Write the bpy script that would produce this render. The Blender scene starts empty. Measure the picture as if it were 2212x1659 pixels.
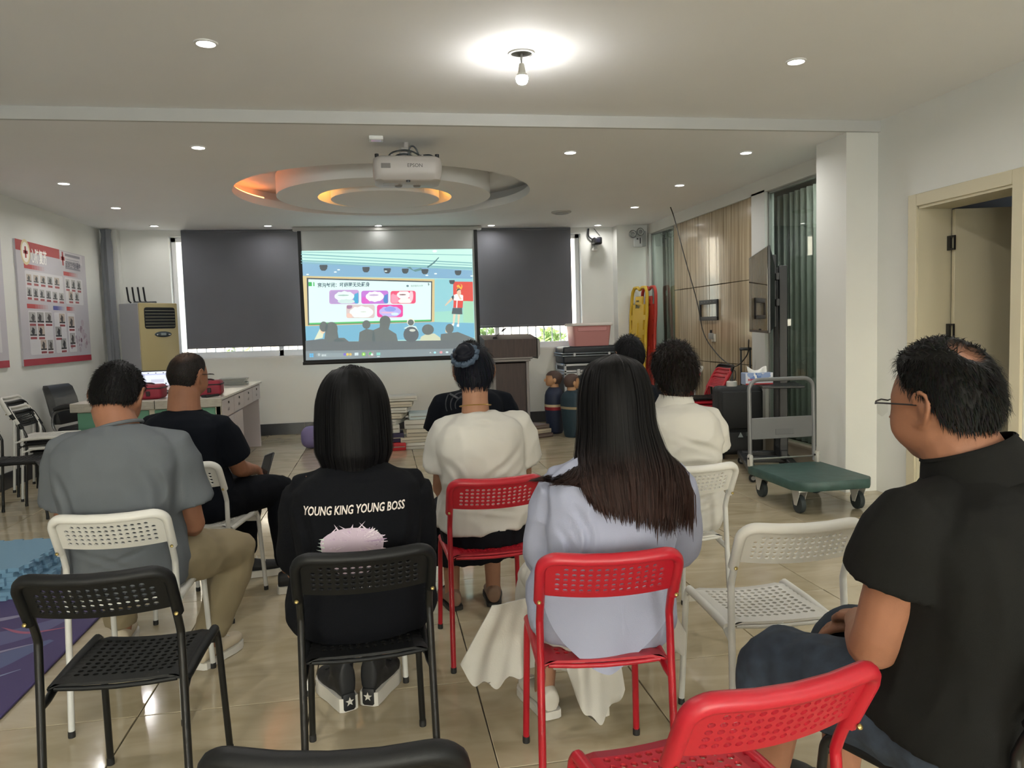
import bpy, bmesh, math, random
from mathutils import Vector, Matrix, Quaternion, noise
from mathutils.bvhtree import BVHTree
random.seed(7)
S = bpy.context.scene
COL = S.collection
PI = math.pi
V = Vector
R = math.radians

# ------------------------------------------------------------------ camera
cam_d = bpy.data.cameras.new('camera'); cam = bpy.data.objects.new('camera', cam_d); COL.objects.link(cam)
YAW, PITCH, ROLL = R(9.573), R(4.155), R(-1.660)
cam_d.sensor_fit = 'HORIZONTAL'; cam_d.sensor_width = 36.0; cam_d.lens = 1670.0 / 2212.0 * 36.0
cam_d.clip_start = 0.05
_fw = V((math.sin(YAW)*math.cos(PITCH), math.cos(YAW)*math.cos(PITCH), -math.sin(PITCH)))
_rt = V((math.cos(YAW), -math.sin(YAW), 0)); _up = _rt.cross(_fw)
_r2 = _rt*math.cos(ROLL) + _up*math.sin(ROLL); _u2 = -_rt*math.sin(ROLL) + _up*math.cos(ROLL)
cam.matrix_world = Matrix(((_r2.x, _u2.x, -_fw.x, 0), (_r2.y, _u2.y, -_fw.y, 0), (_r2.z, _u2.z, -_fw.z, 1.33), (0, 0, 0, 1)))
S.camera = cam

# ------------------------------------------------------------------ view, world
S.view_settings.view_transform = 'Standard'; S.view_settings.look = 'None'
S.view_settings.exposure = 1.05; S.view_settings.gamma = 1.0
S.view_settings.use_curve_mapping = False
S.cycles.use_denoising = True
S.cycles.max_bounces = 5; S.cycles.diffuse_bounces = 3; S.cycles.glossy_bounces = 2; S.cycles.use_adaptive_sampling = True; S.cycles.adaptive_threshold = 0.14; S.cycles.transparent_max_bounces = 10
S.cycles.sample_clamp_indirect = 6.0
W = bpy.data.worlds.new('world'); S.world = W; W.use_nodes = True
_n = W.node_tree.nodes; _l = W.node_tree.links
_bg = _n['Background']; _sky = _n.new('ShaderNodeTexSky')
_sky.sky_type = 'NISHITA'; _sky.sun_disc = False; _sky.sun_elevation = R(38); _sky.sun_rotation = R(200); _sky.altitude = 50; _sky.dust_density = 6.0; _sky.air_density = 1.2
_l.new(_sky.outputs['Color'], _bg.inputs['Color']); _bg.inputs['Strength'].default_value = 0.7
LIGHT_DOWN = 4.2      # watt of one ceiling downlight
LIGHT_BULB = 195.0     # emission strength of the bare bulb
LIGHT_COVE = 11.0
LIGHT_FILL = 50.0      # added soft fill from behind the camera, one area light per unseen window

# ------------------------------------------------------------------ helpers
MATS = {}
def mat(name, col, rough=0.6, metal=0.0, spec=0.5, bump=None, var=None, trans=0.0, sheen=0.0, emit=None, coat=0.0, alpha=1.0):
    """procedural principled material; bump=(scale, strength[, stretch xyz]), var=(scale, amount[, stretch])"""
    if name in MATS: return MATS[name]
    m = bpy.data.materials.new(name); m.use_nodes = True
    nt = m.node_tree; b = nt.nodes['Principled BSDF']
    b.inputs['Base Color'].default_value = (*col, 1); b.inputs['Roughness'].default_value = rough
    b.inputs['Metallic'].default_value = metal; b.inputs['Specular IOR Level'].default_value = spec
    b.inputs['Transmission Weight'].default_value = trans; b.inputs['Sheen Weight'].default_value = sheen
    b.inputs['Coat Weight'].default_value = coat; b.inputs['Alpha'].default_value = alpha
    if emit:
        b.inputs['Emission Color'].default_value = (*emit[0], 1); b.inputs['Emission Strength'].default_value = emit[1]
    tc = nt.nodes.new('ShaderNodeTexCoord')
    def tex(sc, stretch, detail=4.0):
        mp = nt.nodes.new('ShaderNodeMapping'); nt.links.new(tc.outputs['Object'], mp.inputs['Vector'])
        mp.inputs['Scale'].default_value = stretch
        t = nt.nodes.new('ShaderNodeTexNoise'); t.inputs['Scale'].default_value = sc; t.inputs['Detail'].default_value = detail
        nt.links.new(mp.outputs['Vector'], t.inputs['Vector']); return t
    if var:
        t = tex(var[0], var[2] if len(var) > 2 else (1, 1, 1))
        r = nt.nodes.new('ShaderNodeValToRGB'); nt.links.new(t.outputs['Fac'], r.inputs['Fac'])
        a = var[1]
        c2 = var[3] if len(var) > 3 else tuple(min(1, c*(1+a)) for c in col)
        r.color_ramp.elements[0].position = 0.3; r.color_ramp.elements[1].position = 0.7
        r.color_ramp.elements[0].color = (*[c*(1-a) for c in col], 1); r.color_ramp.elements[1].color = (*c2, 1)
        nt.links.new(r.outputs['Color'], b.inputs['Base Color'])
    if bump:
        t = tex(bump[0], bump[2] if len(bump) > 2 else (1, 1, 1))
        bp = nt.nodes.new('ShaderNodeBump'); bp.inputs['Strength'].default_value = bump[1]; bp.inputs['Distance'].default_value = 0.01
        nt.links.new(t.outputs['Fac'], bp.inputs['Height']); nt.links.new(bp.outputs['Normal'], b.inputs['Normal'])
    MATS[name] = m; return m

def srgb(h):
    """'#rrggbb' to linear"""
    v = [int(h[i:i+2], 16)/255 for i in (1, 3, 5)]
    return tuple(c/12.92 if c <= 0.04045 else ((c+0.055)/1.055)**2.4 for c in v)

def attr_mat(name, emission=0.0, rough=0.5):
    """flat print: colour comes from the printed (corner) colours of the mesh"""
    if name in MATS: return MATS[name]
    m = bpy.data.materials.new(name); m.use_nodes = True; nt = m.node_tree; b = nt.nodes['Principled BSDF']
    a = nt.nodes.new('ShaderNodeVertexColor'); a.layer_name = 'Col'
    b.inputs['Roughness'].default_value = rough
    if emission:
        b.inputs['Base Color'].default_value = (0.22, 0.22, 0.22, 1); b.inputs['Specular IOR Level'].default_value = 0.1
        nt.links.new(a.outputs['Color'], b.inputs['Emission Color']); b.inputs['Emission Strength'].default_value = emission
    else: nt.links.new(a.outputs['Color'], b.inputs['Base Color'])
    MATS[name] = m; return m

def glass_mat(name, tint, refl_rough=0.02, dens=0.2, f0=None):
    """thin pane: see-through with mirror reflection by angle"""
    if name in MATS: return MATS[name]
    m = bpy.data.materials.new(name); m.use_nodes = True; nt = m.node_tree
    for n in list(nt.nodes): nt.nodes.remove(n)
    o = nt.nodes.new('ShaderNodeOutputMaterial'); mx = nt.nodes.new('ShaderNodeMixShader')
    t = nt.nodes.new('ShaderNodeBsdfTransparent'); t.inputs['Color'].default_value = (*tint, 1)
    g = nt.nodes.new('ShaderNodeBsdfGlossy'); g.inputs['Roughness'].default_value = refl_rough; g.inputs['Color'].default_value = (.95, .97, .96, 1)
    f = nt.nodes.new('ShaderNodeFresnel'); f.inputs['IOR'].default_value = f0 or 1.5
    ge = nt.nodes.new('ShaderNodeNewGeometry'); iv = nt.nodes.new('ShaderNodeMath'); iv.operation = 'SUBTRACT'; iv.inputs[0].default_value = 1.0; nt.links.new(ge.outputs['Backfacing'], iv.inputs[1])
    mu = nt.nodes.new('ShaderNodeMath'); mu.operation = 'MULTIPLY'; nt.links.new(f.outputs['Fac'], mu.inputs[0]); nt.links.new(iv.outputs[0], mu.inputs[1]); nt.links.new(mu.outputs[0], mx.inputs['Fac']); nt.links.new(t.outputs[0], mx.inputs[1]); nt.links.new(g.outputs[0], mx.inputs[2])
    nt.links.new(mx.outputs[0], o.inputs['Surface']); MATS[name] = m; return m

class MB:
    """collects shapes for ONE mesh object"""
    def __init__(s): s.v = []; s.f = []; s.c = []; s.cur = None
    def add(s, vs, fs, col=None):
        o = len(s.v); s.v += [tuple(v) for v in vs]; s.f += [tuple(i+o for i in f) for f in fs]
        s.c += [col or s.cur]*len(fs); return s
    def box(s, c, d, rz=0, rx=0, ry=0):
        m = Matrix.Rotation(rz, 3, 'Z') @ Matrix.Rotation(ry, 3, 'Y') @ Matrix.Rotation(rx, 3, 'X'); c = V(c)
        vs = [c + m @ V((sx*d[0]/2, sy*d[1]/2, sz*d[2]/2)) for sz in (-1, 1) for sy in (-1, 1) for sx in (-1, 1)]
        return s.add(vs, [(0, 2, 3, 1), (4, 5, 7, 6), (0, 1, 5, 4), (2, 6, 7, 3), (0, 4, 6, 2), (1, 3, 7, 5)])
    def rbox(s, c, d, r=0.01, seg=2, rz=0, rx=0, ry=0, only=None):
        bm = bmesh.new(); bmesh.ops.create_cube(bm, size=1.0)
        for v in bm.verts: v.co = V((v.co.x*d[0], v.co.y*d[1], v.co.z*d[2]))
        ed = bm.edges[:]
        if only == 'z': ed = [e for e in ed if abs(e.verts[0].co.z - e.verts[1].co.z) > 1e-6]
        if only == 'y': ed = [e for e in ed if abs(e.verts[0].co.y - e.verts[1].co.y) > 1e-6]
        bmesh.ops.bevel(bm, geom=ed, offset=min(r, min(d)*0.49) if not only else r, segments=seg, affect='EDGES', profile=0.5)
        m = Matrix.Rotation(rz, 3, 'Z') @ Matrix.Rotation(ry, 3, 'Y') @ Matrix.Rotation(rx, 3, 'X'); c = V(c)
        bm.verts.index_update()
        s.add([c + m @ v.co for v in bm.verts], [tuple(v.index for v in f.verts) for f in bm.faces]); bm.free(); return s
    def rings(s, rs, cap=True, closed=False):
        n = len(rs[0]); vs = [p for r in rs for p in r]; fs = []
        m = len(rs) if closed else len(rs)-1
        for i in range(m):
            a, b = i*n, ((i+1) % len(rs))*n
            for k in range(n): fs.append((a+k, a+(k+1) % n, b+(k+1) % n, b+k))
        if cap and not closed: fs += [tuple(range(n-1, -1, -1)), tuple((len(rs)-1)*n+k for k in range(n))]
        return s.add(vs, fs)
    def tube(s, pts, r, n=10, closed=False, ell=None, up=None):
        pts = [V(p) for p in pts]; k = len(pts); rr = r if isinstance(r, (list, tuple)) else [r]*k
        T = []
        for i in range(k):
            a = pts[i-1] if (i or closed) else pts[i]; b = pts[(i+1) % k] if (i < k-1 or closed) else pts[i]
            T.append((b-a).normalized())
        nrm = V(up) if up else (V((0, 0, 1)) if abs(T[0].z) < .9 else V((1, 0, 0)))
        out = []
        for i in range(k):
            nrm = (nrm - T[i]*nrm.dot(T[i])); nrm = nrm.normalized() if nrm.length > 1e-6 else T[i].orthogonal().normalized()
            bi = T[i].cross(nrm); e = rr[i] if isinstance(rr[i], (tuple, list)) else (rr[i], rr[i]*(ell or 1))
            out.append([pts[i] + nrm*(e[1]*math.sin(2*PI*j/n)) + bi*(e[0]*math.cos(2*PI*j/n)) for j in range(n)])
        return s.rings(out, closed=closed)
    def lathe(s, prof, c=(0, 0, 0), n=24, ax='Z', a0=0, cap=True):
        c = V(c)
        def P(r, h, a):
            x, y = r*math.cos(a), r*math.sin(a)
            return c + (V((x, y, h)) if ax == 'Z' else V((x, h, y)) if ax == 'Y' else V((h, x, y)))
        return s.rings([[P(r, h, 2*PI*j/n) for j in range(n)] for r, h in prof], cap=cap)
    def ball(s, c, r, n=16, m=10, rot=None):
        rad = r if isinstance(r, (tuple, list)) else (r, r, r); c = V(c); q = rot or Matrix.Identity(3)
        return s.rings([[c + q @ V((rad[0]*math.sin(PI*i/m)*math.cos(2*PI*j/n), rad[1]*math.sin(PI*i/m)*math.sin(2*PI*j/n), -rad[2]*math.cos(PI*i/m))) for j in range(n)] for i in [.04]+list(range(1, m))+[m-.04]])
    def prism(s, poly, h, M=None):
        n = len(poly); M = M or Matrix.Identity(4)
        vs = [M @ V((x, y, 0)) for x, y in poly] + [M @ V((x, y, h)) for x, y in poly]
        return s.add(vs, [tuple(range(n-1, -1, -1)), tuple(range(n, 2*n))] + [(i, (i+1) % n, n+(i+1) % n, n+i) for i in range(n)])
    def grid(s, P, nu, nv, close_u=False):
        vs = [P(i/(nu if close_u else nu-1), j/(nv-1)) for j in range(nv) for i in range(nu)]
        fs = [(j*nu+i, j*nu+(i+1) % nu, (j+1)*nu+(i+1) % nu, (j+1)*nu+i) for j in range(nv-1) for i in range(nu if close_u else nu-1)]
        return s.add(vs, fs)
    def poly(s, pts, col=None, z=0.0): return s.add([(p[0], p[1], z) for p in pts], [tuple(range(len(pts)))], col)
    def rect(s, x0, y0, x1, y1, col=None, z=0.0): return s.poly([(x0, y0), (x1, y0), (x1, y1), (x0, y1)], col, z)
    def mesh(s, name, smooth=None):
        me = bpy.data.meshes.new(name); me.from_pydata(s.v, [], s.f); me.update()
        if any(c is not None for c in s.c):
            ca = me.color_attributes.new('Col', 'FLOAT_COLOR', 'CORNER')
            for p, c in zip(me.polygons, s.c):
                for li in p.loop_indices: ca.data[li].color = (*(c or (0, 0, 0)), 1)
        if smooth is not None:
            bm = bmesh.new(); bm.from_mesh(me); bmesh.ops.recalc_face_normals(bm, faces=bm.faces[:])
            for f in bm.faces: f.smooth = True
            for e in bm.edges:
                if len(e.link_faces) == 2 and e.calc_face_angle(0) > R(smooth): e.smooth = False
            bm.to_mesh(me); bm.free()
        return me
    def build(s, name, m, parent=None, smooth=40, loc=None, rot=None, label=None):
        return obj(name, s.mesh(name, smooth), m, parent, loc, rot, label)

def obj(name, me, m, parent=None, loc=None, rot=None, label=None):
    o = bpy.data.objects.new(name, me); COL.objects.link(o)
    if m is not None and len(me.materials) == 0: me.materials.append(m)
    if parent is not None: o.parent = parent
    if loc is not None: o.location = loc
    if rot is not None: o.rotation_euler = rot
    if label: o['label'] = label
    return o
def tag(o, label=None, cat=None, group=None, kind=None):
    if label: o['label'] = label
    if cat: o['category'] = cat
    if group: o['group'] = group
    if kind: o['kind'] = kind
    return o
def thing(name, label, cat, loc=(0, 0, 0), rz=0, group=None):
    o = bpy.data.objects.new(name, None); COL.objects.link(o); o.empty_display_size = 0.1
    o.location = loc; o.rotation_euler = (0, 0, rz); return tag(o, label, cat, group)
def struct(name, mb, m, smooth=40, **k): return tag(mb.build(name, m, smooth=smooth, **k), kind='structure')
def copy_tree(o, parent=None):
    c = o.copy(); COL.objects.link(c); c.parent = parent
    for ch in o.children: copy_tree(ch, c)
    return c
def resample(pts, n):
    """smooth catmull-rom through pts"""
    pts = [V(p) for p in pts]; out = []
    P = [pts[0]*2-pts[1]] + pts + [pts[-1]*2-pts[-2]]
    m = len(pts)-1
    for i in range(n):
        t = i/(n-1)*m; k = min(int(t), m-1); u = t-k; a, b, c, d = P[k:k+4]
        out.append(0.5*((2*b)+(c-a)*u+(2*a-5*b+4*c-d)*u*u+(3*b-a-3*c+d)*u**3))
    return out
def lerp(a, b, t): return a+(b-a)*t
def sstep(a, b, x): t = max(0., min(1., (x-a)/(b-a))); return t*t*(3-2*t)
def arc(cx, cy, r, a0, a1, n=8): return [(cx+r*math.cos(R(lerp(a0, a1, i/n))), cy+r*math.sin(R(lerp(a0, a1, i/n)))) for i in range(n+1)]
def rrect(x0, y0, x1, y1, r, n=4): return arc(x1-r, y1-r, r, 0, 90, n)+arc(x0+r, y1-r, r, 90, 180, n)+arc(x0+r, y0+r, r, 180, 270, n)+arc(x1-r, y0+r, r, 270, 360, n)
def circ(cx, cy, r, n=16, ry=None): return [(cx+r*math.cos(2*PI*i/n), cy+(ry or r)*math.sin(2*PI*i/n)) for i in range(n)]
def text_shape(txt, size, bold=0.0, shear=0.0, sx=1.0, align='LEFT', res=3):
    """flat outline of lettering as (verts2d, faces)"""
    cu = bpy.data.curves.new('lettering', 'FONT'); cu.body = txt; cu.size = size; cu.offset = bold; cu.shear = shear
    cu.resolution_u = res; cu.align_x = align; cu.fill_mode = 'FRONT'
    o = bpy.data.objects.new('lettering', cu); COL.objects.link(o)
    dg = bpy.context.evaluated_depsgraph_get(); me = bpy.data.meshes.new_from_object(o.evaluated_get(dg))
    vs = [(v.co.x*sx, v.co.y) for v in me.vertices]; fs = [tuple(p.vertices) for p in me.polygons]
    bpy.data.objects.remove(o); bpy.data.curves.remove(cu); bpy.data.meshes.remove(me); return vs, fs
def put_text(mb, txt, x, y, size, col, z=0.0, **k):
    vs, fs = text_shape(txt, size, **k); mb.add([(x+a, y+b, z) for a, b in vs], fs, col)
def put_text_fit(mb, txt, x0, x1, y, size, col, z=0.0, **k):
    vs, fs = text_shape(txt, size, **k)
    a = min(v[0] for v in vs); b = max(v[0] for v in vs); q = (x1-x0)/(b-a)
    mb.add([(x0+(p-a)*q, y+r, z) for p, r in vs], fs, col)
# ------------------------------------------------------------------ room shell
XL, XR, YB, YF, ZC, ZN, YS = -3.40, 3.72, 10.60, -4.0, 2.70, 2.78, 5.33
M_wall = mat('wall_paint', srgb('#dfdfd9'), 0.75, var=(1.5, 0.02), bump=(60, 0.03))
M_ceil = mat('ceiling_paint', srgb('#f0f0ef'), 0.8, var=(1.2, 0.015))
M_tile = None
def tile_mat():
    m = bpy.data.materials.new('polished_tile'); m.use_nodes = True; nt = m.node_tree; b = nt.nodes['Principled BSDF']
    oi = nt.nodes.new('ShaderNodeObjectInfo'); tc = nt.nodes.new('ShaderNodeTexCoord')
    ad = nt.nodes.new('ShaderNodeVectorMath'); ad.operation = 'MULTIPLY_ADD'; ad.inputs[1].default_value = (1, 1, 1)
    cx = nt.nodes.new('ShaderNodeCombineXYZ'); ml = nt.nodes.new('ShaderNodeMath'); ml.operation = 'MULTIPLY'; ml.inputs[1].default_value = 40
    nt.links.new(oi.outputs['Random'], ml.inputs[0]); nt.links.new(ml.outputs[0], cx.inputs[0]); nt.links.new(ml.outputs[0], cx.inputs[1])
    nt.links.new(tc.outputs['Object'], ad.inputs[0]); nt.links.new(cx.outputs[0], ad.inputs[2])
    mp = nt.nodes.new('ShaderNodeMapping'); mp.inputs['Rotation'].default_value = (0, 0, 0.6); mp.inputs['Scale'].default_value = (1, 3.0, 1)
    nt.links.new(ad.outputs[0], mp.inputs['Vector'])
    t = nt.nodes.new('ShaderNodeTexNoise'); t.inputs['Scale'].default_value = 2.2; t.inputs['Detail'].default_value = 6; t.inputs['Distortion'].default_value = 1.2
    nt.links.new(mp.outputs[0], t.inputs['Vector'])
    r = nt.nodes.new('ShaderNodeValToRGB'); nt.links.new(t.outputs['Fac'], r.inputs['Fac'])
    r.color_ramp.elements[0].position = .3; r.color_ramp.elements[0].color = (*srgb('#a19478'), 1)
    r.color_ramp.elements[1].position = .68; r.color_ramp.elements[1].color = (*srgb('#b9ac92'), 1)
    nt.links.new(r.outputs[0], b.inputs['Base Color'])
    t2 = nt.nodes.new('ShaderNodeTexNoise'); t2.inputs['Scale'].default_value = 7; nt.links.new(ad.outputs[0], t2.inputs['Vector'])
    mr = nt.nodes.new('ShaderNodeMapRange'); mr.inputs[3].default_value = .05; mr.inputs[4].default_value = .16; nt.links.new(t2.outputs['Fac'], mr.inputs[0])
    nt.links.new(mr.outputs[0], b.inputs['Roughness']); b.inputs['Specular IOR Level'].default_value = 0.5
    bp = nt.nodes.new('ShaderNodeBump'); bp.inputs['Strength'].default_value = .02; bp.inputs['Distance'].default_value = .01
    t3 = nt.nodes.new('ShaderNodeTexNoise'); t3.inputs['Scale'].default_value = 9; nt.links.new(ad.outputs[0], t3.inputs['Vector'])
    nt.links.new(t3.outputs['Fac'], bp.inputs['Height']); nt.links.new(bp.outputs[0], b.inputs['Normal']); return m
M_tile = tile_mat()
M_grout = mat('dark_grout', srgb('#55504a'), 0.9)
fl = struct('floor', MB().box(((XL+XR+1.5)/2, (YF+YB)/2, -0.06), (XR-XL+1.5+.3, YB-YF+.3, 0.1)), M_grout)
T = 0.6; x0, y0 = 0.303 - 7*T, 2.83 - 12*T
tm = MB().rbox((0, 0, -0.005), (T-.004, T-.004, 0.012), 0.0018, 1).mesh('tile', 40); tm.materials.append(M_tile)
for i in range(13):
    for j in range(0, 25):
        xa, xb = max(x0+i*T, XL), min(x0+(i+1)*T, XR+.0); ya, yb = y0+j*T, min(y0+(j+1)*T, YB)
        if xb-xa < .02 or yb-ya < .02: continue
        t = obj('tile', tm, None, fl, ((xa+xb)/2, (ya+yb)/2, -.001)); t.scale = ((xb-xa)/T, (yb-ya)/T, 1)
# far wall with one long window opening
WL, WR, WB, WT = -2.62, 2.82, 1.045, 2.62
b = MB(); th = .24; yc = YB+th/2
b.box(((XL-.2+WL)/2, yc, 1.4), (WL-XL+.2, th, 2.9)); b.box(((WR+XR+.3)/2, yc, 1.4), (XR+.3-WR, th, 2.9))
b.box(((WL+WR)/2, yc, (WB-.05)/2), (WR-WL, th, WB+.05)); b.box(((WL+WR)/2, yc, (WT+2.85)/2), (WR-WL, th, 2.85-WT))
struct('wall_back', b, M_wall)
struct('trim_1', MB().box((3.50, YB-.10, 1.35), (.44, .2, 2.7)), M_wall)           # corner column at the right of the far wall
struct('trim_2', MB().box((-3.30, YB-.06, 1.35), (.2, .12, 2.7)), M_wall)         # pipe boxing in the left corner
struct('wall_left', MB().box((XL-.1, (YF+YB)/2, 1.45), (.2, YB-YF, 2.9)), M_wall)
b = MB()      # unseen wall behind the camera, two windows added for the fill
for xa, xb, za, zb in ((XL-.2, -2.6, 0, 2.9), (-.5, .8, 0, 2.9), (2.9, XR+.2, 0, 2.9), (-2.6, -.5, 0, .95), (-2.6, -.5, 2.45, 2.9), (.8, 2.9, 0, .95), (.8, 2.9, 2.45, 2.9)): b.box(((xa+xb)/2, YF-.1, (za+zb)/2), (xb-xa, .2, zb-za))
struct('wall_front', b, M_wall)
for i, (xa, xb) in enumerate(((-2.6, -.5), (.8, 2.9))):
    w = struct('window_%d' % (5+i), MB().box(((xa+xb)/2, YF-.1, .97), (xb-xa, .2, .04)).box(((xa+xb)/2, YF-.1, 2.43), (xb-xa, .06, .04)).box(((xa+xb)/2, YF-.1, 1.7), (.05, .06, 1.46)), mat('white_alu', srgb('#e4e4e2'), .35))
    MB().box(((xa+xb)/2, YF-.12, 1.7), (xb-xa, .006, 1.46)).build('pane', glass_mat('window_glass', (.93, .96, .95)), w)
    ld = bpy.data.lights.new('back_fill', 'AREA'); ld.shape = 'RECTANGLE'; ld.size = xb-xa; ld.size_y = 1.46; ld.energy = LIGHT_FILL; ld.color = (.96, .98, 1.0)
    lo = bpy.data.objects.new('back_fill', ld); COL.objects.link(lo); lo.location = ((xa+xb)/2, YF-.25, 1.7); lo.rotation_euler = (R(90), 0, 0)  # area light added outside the unseen window, soft fill on the sitters' backs
# ceiling of the near bay, step, ceiling of the far bay with its round well
struct('ceiling', MB().box(((XL+XR)/2, (YF+YS)/2, ZN+.05), (XR-XL+.4, YS-YF, .1)), M_ceil)
CX, CY = 0.112, 7.96
b = MB(); N = 64; R1 = 1.45
rect = []
for k in range(N):
    a = 2*PI*k/N; dx, dy = math.cos(a), math.sin(a)
    tx = ((XR+.1-CX)/dx if dx > 0 else (XL-.1-CX)/dx) if abs(dx) > 1e-6 else 1e9
    ty = ((YB+.1-CY)/dy if dy > 0 else (YS-CY)/dy) if abs(dy) > 1e-6 else 1e9
    t = min(tx, ty); rect.append((CX+dx*t, CY+dy*t))
for cxn, cyn in ((XR+.1, YB+.1), (XL-.1, YB+.1), (XL-.1, YS), (XR+.1, YS)):
    k = min(range(N), key=lambda i: (rect[i][0]-cxn)**2+(rect[i][1]-cyn)**2); rect[k] = (cxn, cyn)
cir = [(CX+R1*math.cos(2*PI*k/N), CY+R1*math.sin(2*PI*k/N)) for k in range(N)]
b.rings([[(x, y, ZC+.1) for x, y in rect], [(x, y, ZC) for x, y in rect], [(x, y, ZC) for x, y in cir], [(x, y, ZC+.08) for x, y in cir],
         [(CX+(x-CX)*1.10, CY+(y-CY)*1.10, ZC+.085) for x, y in cir], [(CX+(x-CX)*1.10, CY+(y-CY)*1.10, ZC+.19) for x, y in cir]], cap=False)
b.prism([(x, y) for x, y in [(CX+(x-CX)*1.12, CY+(y-CY)*1.12) for x, y in cir]], .02, Matrix.Translation((0, 0, ZC+.19)))
struct('trim_7', MB().box(((XL+XR)/2, YS-.0151, (ZC+ZN)/2+.05), (XR-XL+.4, .03, ZN-ZC+.1)), mat('step_paint', srgb('#c6c6c3'), .8))
struct('ceiling_far', b, M_ceil, smooth=30).name = 'ceiling.001'
rg = MB(); prof = [(1.05, .16), (1.05, -.035), (.66, -.035), (.66, .16)]
rg.rings([[(CX+r*math.cos(2*PI*k/72), CY+r*math.sin(2*PI*k/72), ZC+h) for k in range(72)] for r, h in prof], cap=False, closed=True)
ring = thing('ceiling_ring', 'white round ring hanging in the ceiling well behind the projector', 'ceiling ring', (CX, CY, 0))
for o in (rg,): o.v = [(x-CX, y-CY, z) for x, y, z in o.v]
rg.build('ring_body', M_ceil, ring, smooth=30)
MB().lathe([(.535, ZC+.16), (.535, ZC-.055), (.50, ZC-.06), (.0, ZC-.06)], n=64, cap=False).build('centre_disc', M_ceil, ring, smooth=30)
M_amber = mat('amber_led', (1, .5, .15), .5, emit=((1.0, .42, .08), LIGHT_COVE))
M_amber2 = mat('orange_led', (1, .3, .1), .5, emit=((1.0, .25, .06), LIGHT_COVE*.55))
for nm, rr, a0, a1, mm, h in (('amber_strip', .58, 150, 215, M_amber, .12), ('amber_strip', .58, -35, 20, M_amber, .12), ('orange_strip', 1.472, 150, 214, M_amber2, .090)):
    MB().tube([(rr*math.cos(R(lerp(a0, a1, i/16))), rr*math.sin(R(lerp(a0, a1, i/16))), ZC+h) for i in range(17)], .007, 6).build(nm, mm, ring)
# right side: soffit, glass bays, stone wall, column, near wall with the doorway
M_soff = mat('soffit_paint', srgb('#d6d5ce'), 0.75)
struct('trim_3', MB().box((XR+.06, (5.70+YB)/2, 2.64), (.12, YB-5.70, .14)), M_soff)
struct('trim_4', MB().box((3.595, (YS+5.73)/2, 1.40), (.25+.02, .40, 2.80)), M_wall)                  # column
struct('trim_5', MB().box((XR+.05, 7.20, 1.30), (.10, .27, 2.58)), mat('mullion_paint', srgb('#c5c5c0'), .6))
struct('trim_6', MB().box((XR+.05, 10.40, 1.30), (.10, .14, 2.58)), MATS['mullion_paint'])
M_stone = mat('travertine', srgb('#8f7b5e'), 0.16, var=(1.3, .3, (26, 26, .7), srgb('#bbaa8c')), coat=.3)
ws = struct('wall_right', MB().box((XR+.16, (7.33+9.5)/2, 1.3), (.10, 9.5-7.33, 2.6)), M_grout)
zs = [(0.0, .87), (.876, 1.745), (1.751, 2.575)]; ys = [(7.34, 8.42), (8.424, 9.49)]
for za, zb in zs:
    for ya, yb in ys:
        MB().rbox((XR+.075, (ya+yb)/2, (za+zb)/2), (.09, yb-ya, zb-za), .003, 1).build('slab', M_stone, ws)
M_gl = glass_mat('partition_glass', (.72, .78, .74), .015, f0=1.6)
M_frame = mat('white_frame', srgb('#cfcfca'), .4)
for nm, ya, yb in (('window_3', 5.72, 7.07), ('window_4', 9.52, 10.34)):
    w = struct(nm, MB().box((XR+.05, (ya+yb)/2, .09), (.10, yb-ya, .18)).box((XR+.05, (ya+yb)/2, .185), (.12, yb-ya, .02)), mat('curb_stone', srgb('#9b9180'), .4))
    MB().box((XR+.05, (ya+yb)/2, 1.39), (.012, yb-ya, 2.38)).build('pane', M_gl, w)
    MB().box((XR+.05, yb-.015, 1.39), (.03, .03, 2.38)).box((XR+.05, (ya+yb)/2, 2.565), (.03, yb-ya, .03)).build('pane_frame', mat('grey_alu', srgb('#8a8d88'), .4), w)
# room behind the glass: floor, wall, curtain
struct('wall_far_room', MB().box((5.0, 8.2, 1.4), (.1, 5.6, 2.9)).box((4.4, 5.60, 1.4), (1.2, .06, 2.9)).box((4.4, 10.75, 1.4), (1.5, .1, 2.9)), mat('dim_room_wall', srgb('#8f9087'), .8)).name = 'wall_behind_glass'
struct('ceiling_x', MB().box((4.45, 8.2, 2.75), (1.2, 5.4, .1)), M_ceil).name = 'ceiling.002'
def curtain(y0, y1, x, lab):
    mb = MB(); nu = 120
    mb.grid(lambda u, v: V((x+.035*math.sin(u*(y1-y0)/.11*2*PI+.6*math.sin(9*u))*(.7+.3*v), lerp(y0, y1, u), lerp(.12, 2.6, v))), nu, 8)
    mb.grid(lambda u, v: V((x+.008+.035*math.sin(u*(y1-y0)/.11*2*PI+.6*math.sin(9*u))*(.7+.3*v), lerp(y0, y1, u), lerp(.12, 2.6, v))), nu, 8)
    tag(mb.build('curtain', mat('sheer_grey', srgb('#a9aba2'), .9), smooth=60), lab, 'curtain')
for y_ in (6.3, 9.6):
    ld = bpy.data.lights.new('side_room_fill', 'AREA'); ld.shape = 'DISK'; ld.size = .3; ld.energy = 7; lo = bpy.data.objects.new('side_room_fill', ld); COL.objects.link(lo); lo.location = (3.93, y_, 2.68)  # added area lights, unseen, that brighten the curtain behind the glass
curtain(9.30, 10.5, 4.05, 'grey green pleated curtain behind the far glass pane beside stone wall')
curtain(5.75, 9.2, 4.12, 'grey pleated curtain behind the near glass pane by the television stand')
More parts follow.
